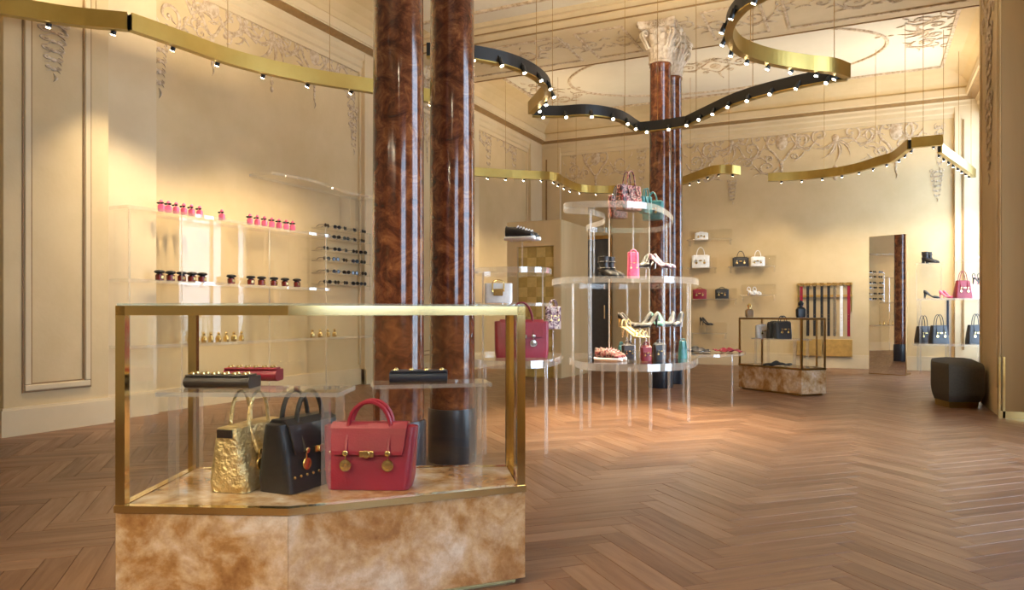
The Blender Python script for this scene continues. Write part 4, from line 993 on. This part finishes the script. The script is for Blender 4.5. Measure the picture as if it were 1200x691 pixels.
# upholstered pouf
PF = [(.80, 9.52), (1.155, 9.66), (1.155, 10.75), (.86, 10.95), (.70, 10.70), (.66, 9.95)]
c = Vector((sum(p[0] for p in PF)/6, sum(p[1] for p in PF)/6, 0))
t = thing('pouf', 'dark taupe upholstered hexagonal pouf on a brass base by the pier', 'pouf', c)
def sc(k, z): return [Vector(((p[0]-c.x)*k, (p[1]-c.y)*k, z)) for p in PF]
MB().loft([sc(1-.14, .07), sc(.96, .13), sc(1, .17), sc(1, .44), sc(.985, .475), sc(.94, .50), sc(.6, .52), sc(.1, .525)]).build('cushion', M['fabric'], t, smooth=True)
MB().loft([sc(.80, 0), sc(.84, .07)]).build('brass_base', M['brass'], t)

# gilded cubicle with chequered door in the far left corner
t = thing('fitting_cubicle', 'tall onyx-clad cubicle with chequered gold door in the far left corner', 'cubicle', (-5.05, 12.0, 0))
MB().bb(-.47, -.28, -.65, .65, 0, 2.6).build('side_wall', M['pale_wood'] if 'pale_wood' in M else M['plaster_pale'], t)
M['ply'] = noisy('satinwood', [(.3, (.52, .36, .17)), (.7, (.64, .47, .25))], scale=3, rough=.3, vec=(1, 1, .15))
t.children[0].data.materials[0] = M['ply']
MB().bb(-.28, .38, -.65, -.60, 2.18, 2.6).bb(.38, .50, -.65, .65, 0, 2.6).bb(-.28, .38, -.60, .65, 2.55, 2.6).build('surround', M['ply'], t)
MB().bb(.50, .51, -.64, .65, 0, 2.6).build('stone_cladding', M['ply'], t)
M['gold_a'] = plain('gilt_square_light', (.62, .45, .16), .45, .3); M['gold_b'] = plain('gilt_square_dark', (.46, .32, .09), .45, .3)
dm = [MB().bb(-.08, .08, -.006, 0, -.08, .08).mesh('door_square', M['gold_a']), MB().bb(-.08, .08, -.003, 0, -.08, .08).mesh('door_square', M['gold_b'])]
dd = MB().bb(-.28, .38, -.60, -.57, 0, 2.18).build('door', M['gold_b'], t)
for i in range(4):
    for j in range(13): obj('door_square', dm[(i+j) % 2], dd, (-.198+.165*i, -.60, .10+.165*j))

# ------------------------------------------------------------------ left wall: acrylic shelves, perfumes, jars, sunglasses
XS = -6.64
def ly(px): return onx(px, XS)[0]
t = thing('acrylic_wall_unit', 'long clear acrylic shelf unit along the left wall', 'shelf unit', (WX0+.17, 7.0, 0))
Y0, Y1 = 4.95, 8.0
def shelf(z, y0, y1, x0=-.165, x1=.20, h=.035, name='shelf', bow=.06):
    n = 12; pts = [(x0, y0-7), (x1, y0-7)]; pts = [(x0, y1-7), (x0, y0-7)]
    for i in range(n+1):
        s = i/n; pts.append((x1+bow*math.sin(2*PI*s), y0-7+(y1-y0)*s))
    acry(MB(), pts, z-h, z).build(name, AC, t)
shelf(2.12, Y0, Y1); shelf(1.40, Y0, Y1); shelf(.74, Y0, 9.1); shelf(2.78, 6.9, 9.1, bow=.09)
for y in (5.0, 5.62, 6.9, 7.95):
    for (z0, z1) in ((0, .705), (.74, 1.365), (1.40, 2.085)): MB().bb(-.16, .16, y-7-.006, y-7+.006, z0, z1).build('divider', M['acrylic'], t); MB().bb(.16, .166, y-7-.008, y-7+.008, z0, z1).build('divider_edge', M['acrylic_edge'], t)
MB().bb(-.165, -.16, Y0-7, Y1-7, .74, 2.085).build('back_panel', M['acrylic'], t)
for y in (8.65, 9.02): MB().bb(-.165, .02, y-7-.008, y-7+.008, 2.30, 2.745).build('divider', M['acrylic_leg'], t)
proto = None
for k, px in enumerate([189, 197.5, 206.5, 215.5, 224.5, 234]+[260]+[293, 301.5, 310, 318.5, 327, 335.5, 343]):
    loc = Vector((XS, ly(px), 2.12))
    lab = 'single pink perfume bottle between the two rows on the upper wall shelf' if px == 260 else '%s pink perfume bottle from the panelled pilaster, row %s the single bottle' % (ORD[k if k < 6 else k-7], 'before' if k < 6 else 'beyond')
    if proto is None: proto = bottle(lab, loc, .95, 'pink_bottle', 'pink', 'pink perfume bottles'); bw = MB().ball((.02, -.022, .085), (.020, .006, .010)).ball((-.02, -.022, .085), (.020, .006, .010)).build('bow', M['black'], proto)
    else:
        o = dup(proto, loc, YAW+R(random.uniform(-20, 20)), lab)
proto = None
for k, px in enumerate([187, 200, 213, 225, 237]+[271]+[294, 306.5, 321, 334, 348]):
    lab = 'single dark red jar with black lid between the two jar rows' if px == 271 else '%s black-lidded dark red jar from the panelled pilaster, row %s the single jar' % (ORD[k if k < 5 else k-6], 'before' if k < 5 else 'beyond')
    loc = Vector((XS, ly(px), 1.40))
    if proto is None:
        proto = thing('scent_jar', lab, 'jar', loc, 0, 'dark red scent jars')
        MB().lathe([(.036, 0), (.042, .006), (.042, .060), (.030, .066)], 14).build('jar_body', M['red_jar'], proto, smooth=True)
        MB().lathe([(.028, .064), (.028, .072), (.052, .082), (.054, .092), (.044, .104), (.012, .110)], 14).build('lid', M['black'], proto, smooth=True)
        MB().box((.042, 0, .035), (.004, .03, .03)).build('label_plate', M['gold'], proto)
    else: dup(proto, loc, random.uniform(-.3, .3), lab)
proto = None
for k, px in enumerate([223, 231, 239, 247, 256, 265, 274, 283, 366, 375, 384, 392]):
    lab = '%s small gold perfume bottle from the panelled pilaster on the low wall shelf' % ORD[k]
    loc = Vector((XS, ly(px), .74))
    if proto is None: proto = bottle(lab, loc, .85, 'gold', 'gold', 'gold perfume bottles')
    else: dup(proto, loc, YAW+random.uniform(-.3, .3), lab)
# sunglasses rack
t = thing('sunglasses_rack', 'six-tier clear acrylic sunglasses rack on the left wall', 'rack', (WX0+.12, 8.60, 0))
ZG = [2.24, 2.10, 1.93, 1.79, 1.62, 1.47]
for z in ZG: MB().prism([(-.115, -.56), (.13, -.56), (.13, .46), (-.115, .46)], z-.012, z, 0, 1).build('tier', AC, t)
for y in (-.55, .45): MB().bb(-.115, .12, y-.006, y+.006, 1.40, 2.228).build('side_plate', M['acrylic'], t); MB().bb(.12, .126, y-.008, y+.008, 1.40, 2.228).build('side_edge', M['acrylic_edge'], t)
def glasses(label, loc, rz):
    t = thing('sunglasses', label, 'sunglasses', loc, rz, 'sunglasses on the rack')
    f = MB()
    for s in (-1, 1): f.tube([(s*.036+.030*math.cos(a), 0, .026+.024*math.sin(a)) for a in [2*PI*j/12 for j in range(13)]], .004, 5, cap=False)
    f.tube([(-.008, -.002, .032), (0, -.004, .035), (.008, -.002, .032)], .003, 5).build('frame', M['black'], t)
    for s in (-1, 1):
        MB().disc((s*.036, .001, .026), (0, -1, 0), .027, .002, 12).build('lens', M['lens'], t)
        MB().tube([(s*.067, .002, .034), (s*.068, .08, .034), (s*.064, .125, .006)], .003, 5).build('temple', M['brown_black'] if s else None, t)
    return t
proto = None
for r_, z in enumerate(ZG):
    for k in range(5):
        loc = Vector((WX0+.20, 8.13+.205*k+random.uniform(-.02, .02), z+.0))
        rz = R(90+random.uniform(-25, 25)) 
        lab = '%s pair of dark sunglasses from the perfume shelves, on the rack\'s %s tier' % (ORD[k], ('topmost', 'second', 'third', 'fourth', 'fifth', 'lowest')[r_])
        if proto is None: proto = glasses(lab, loc, rz)
        else: dup(proto, loc, rz, lab)
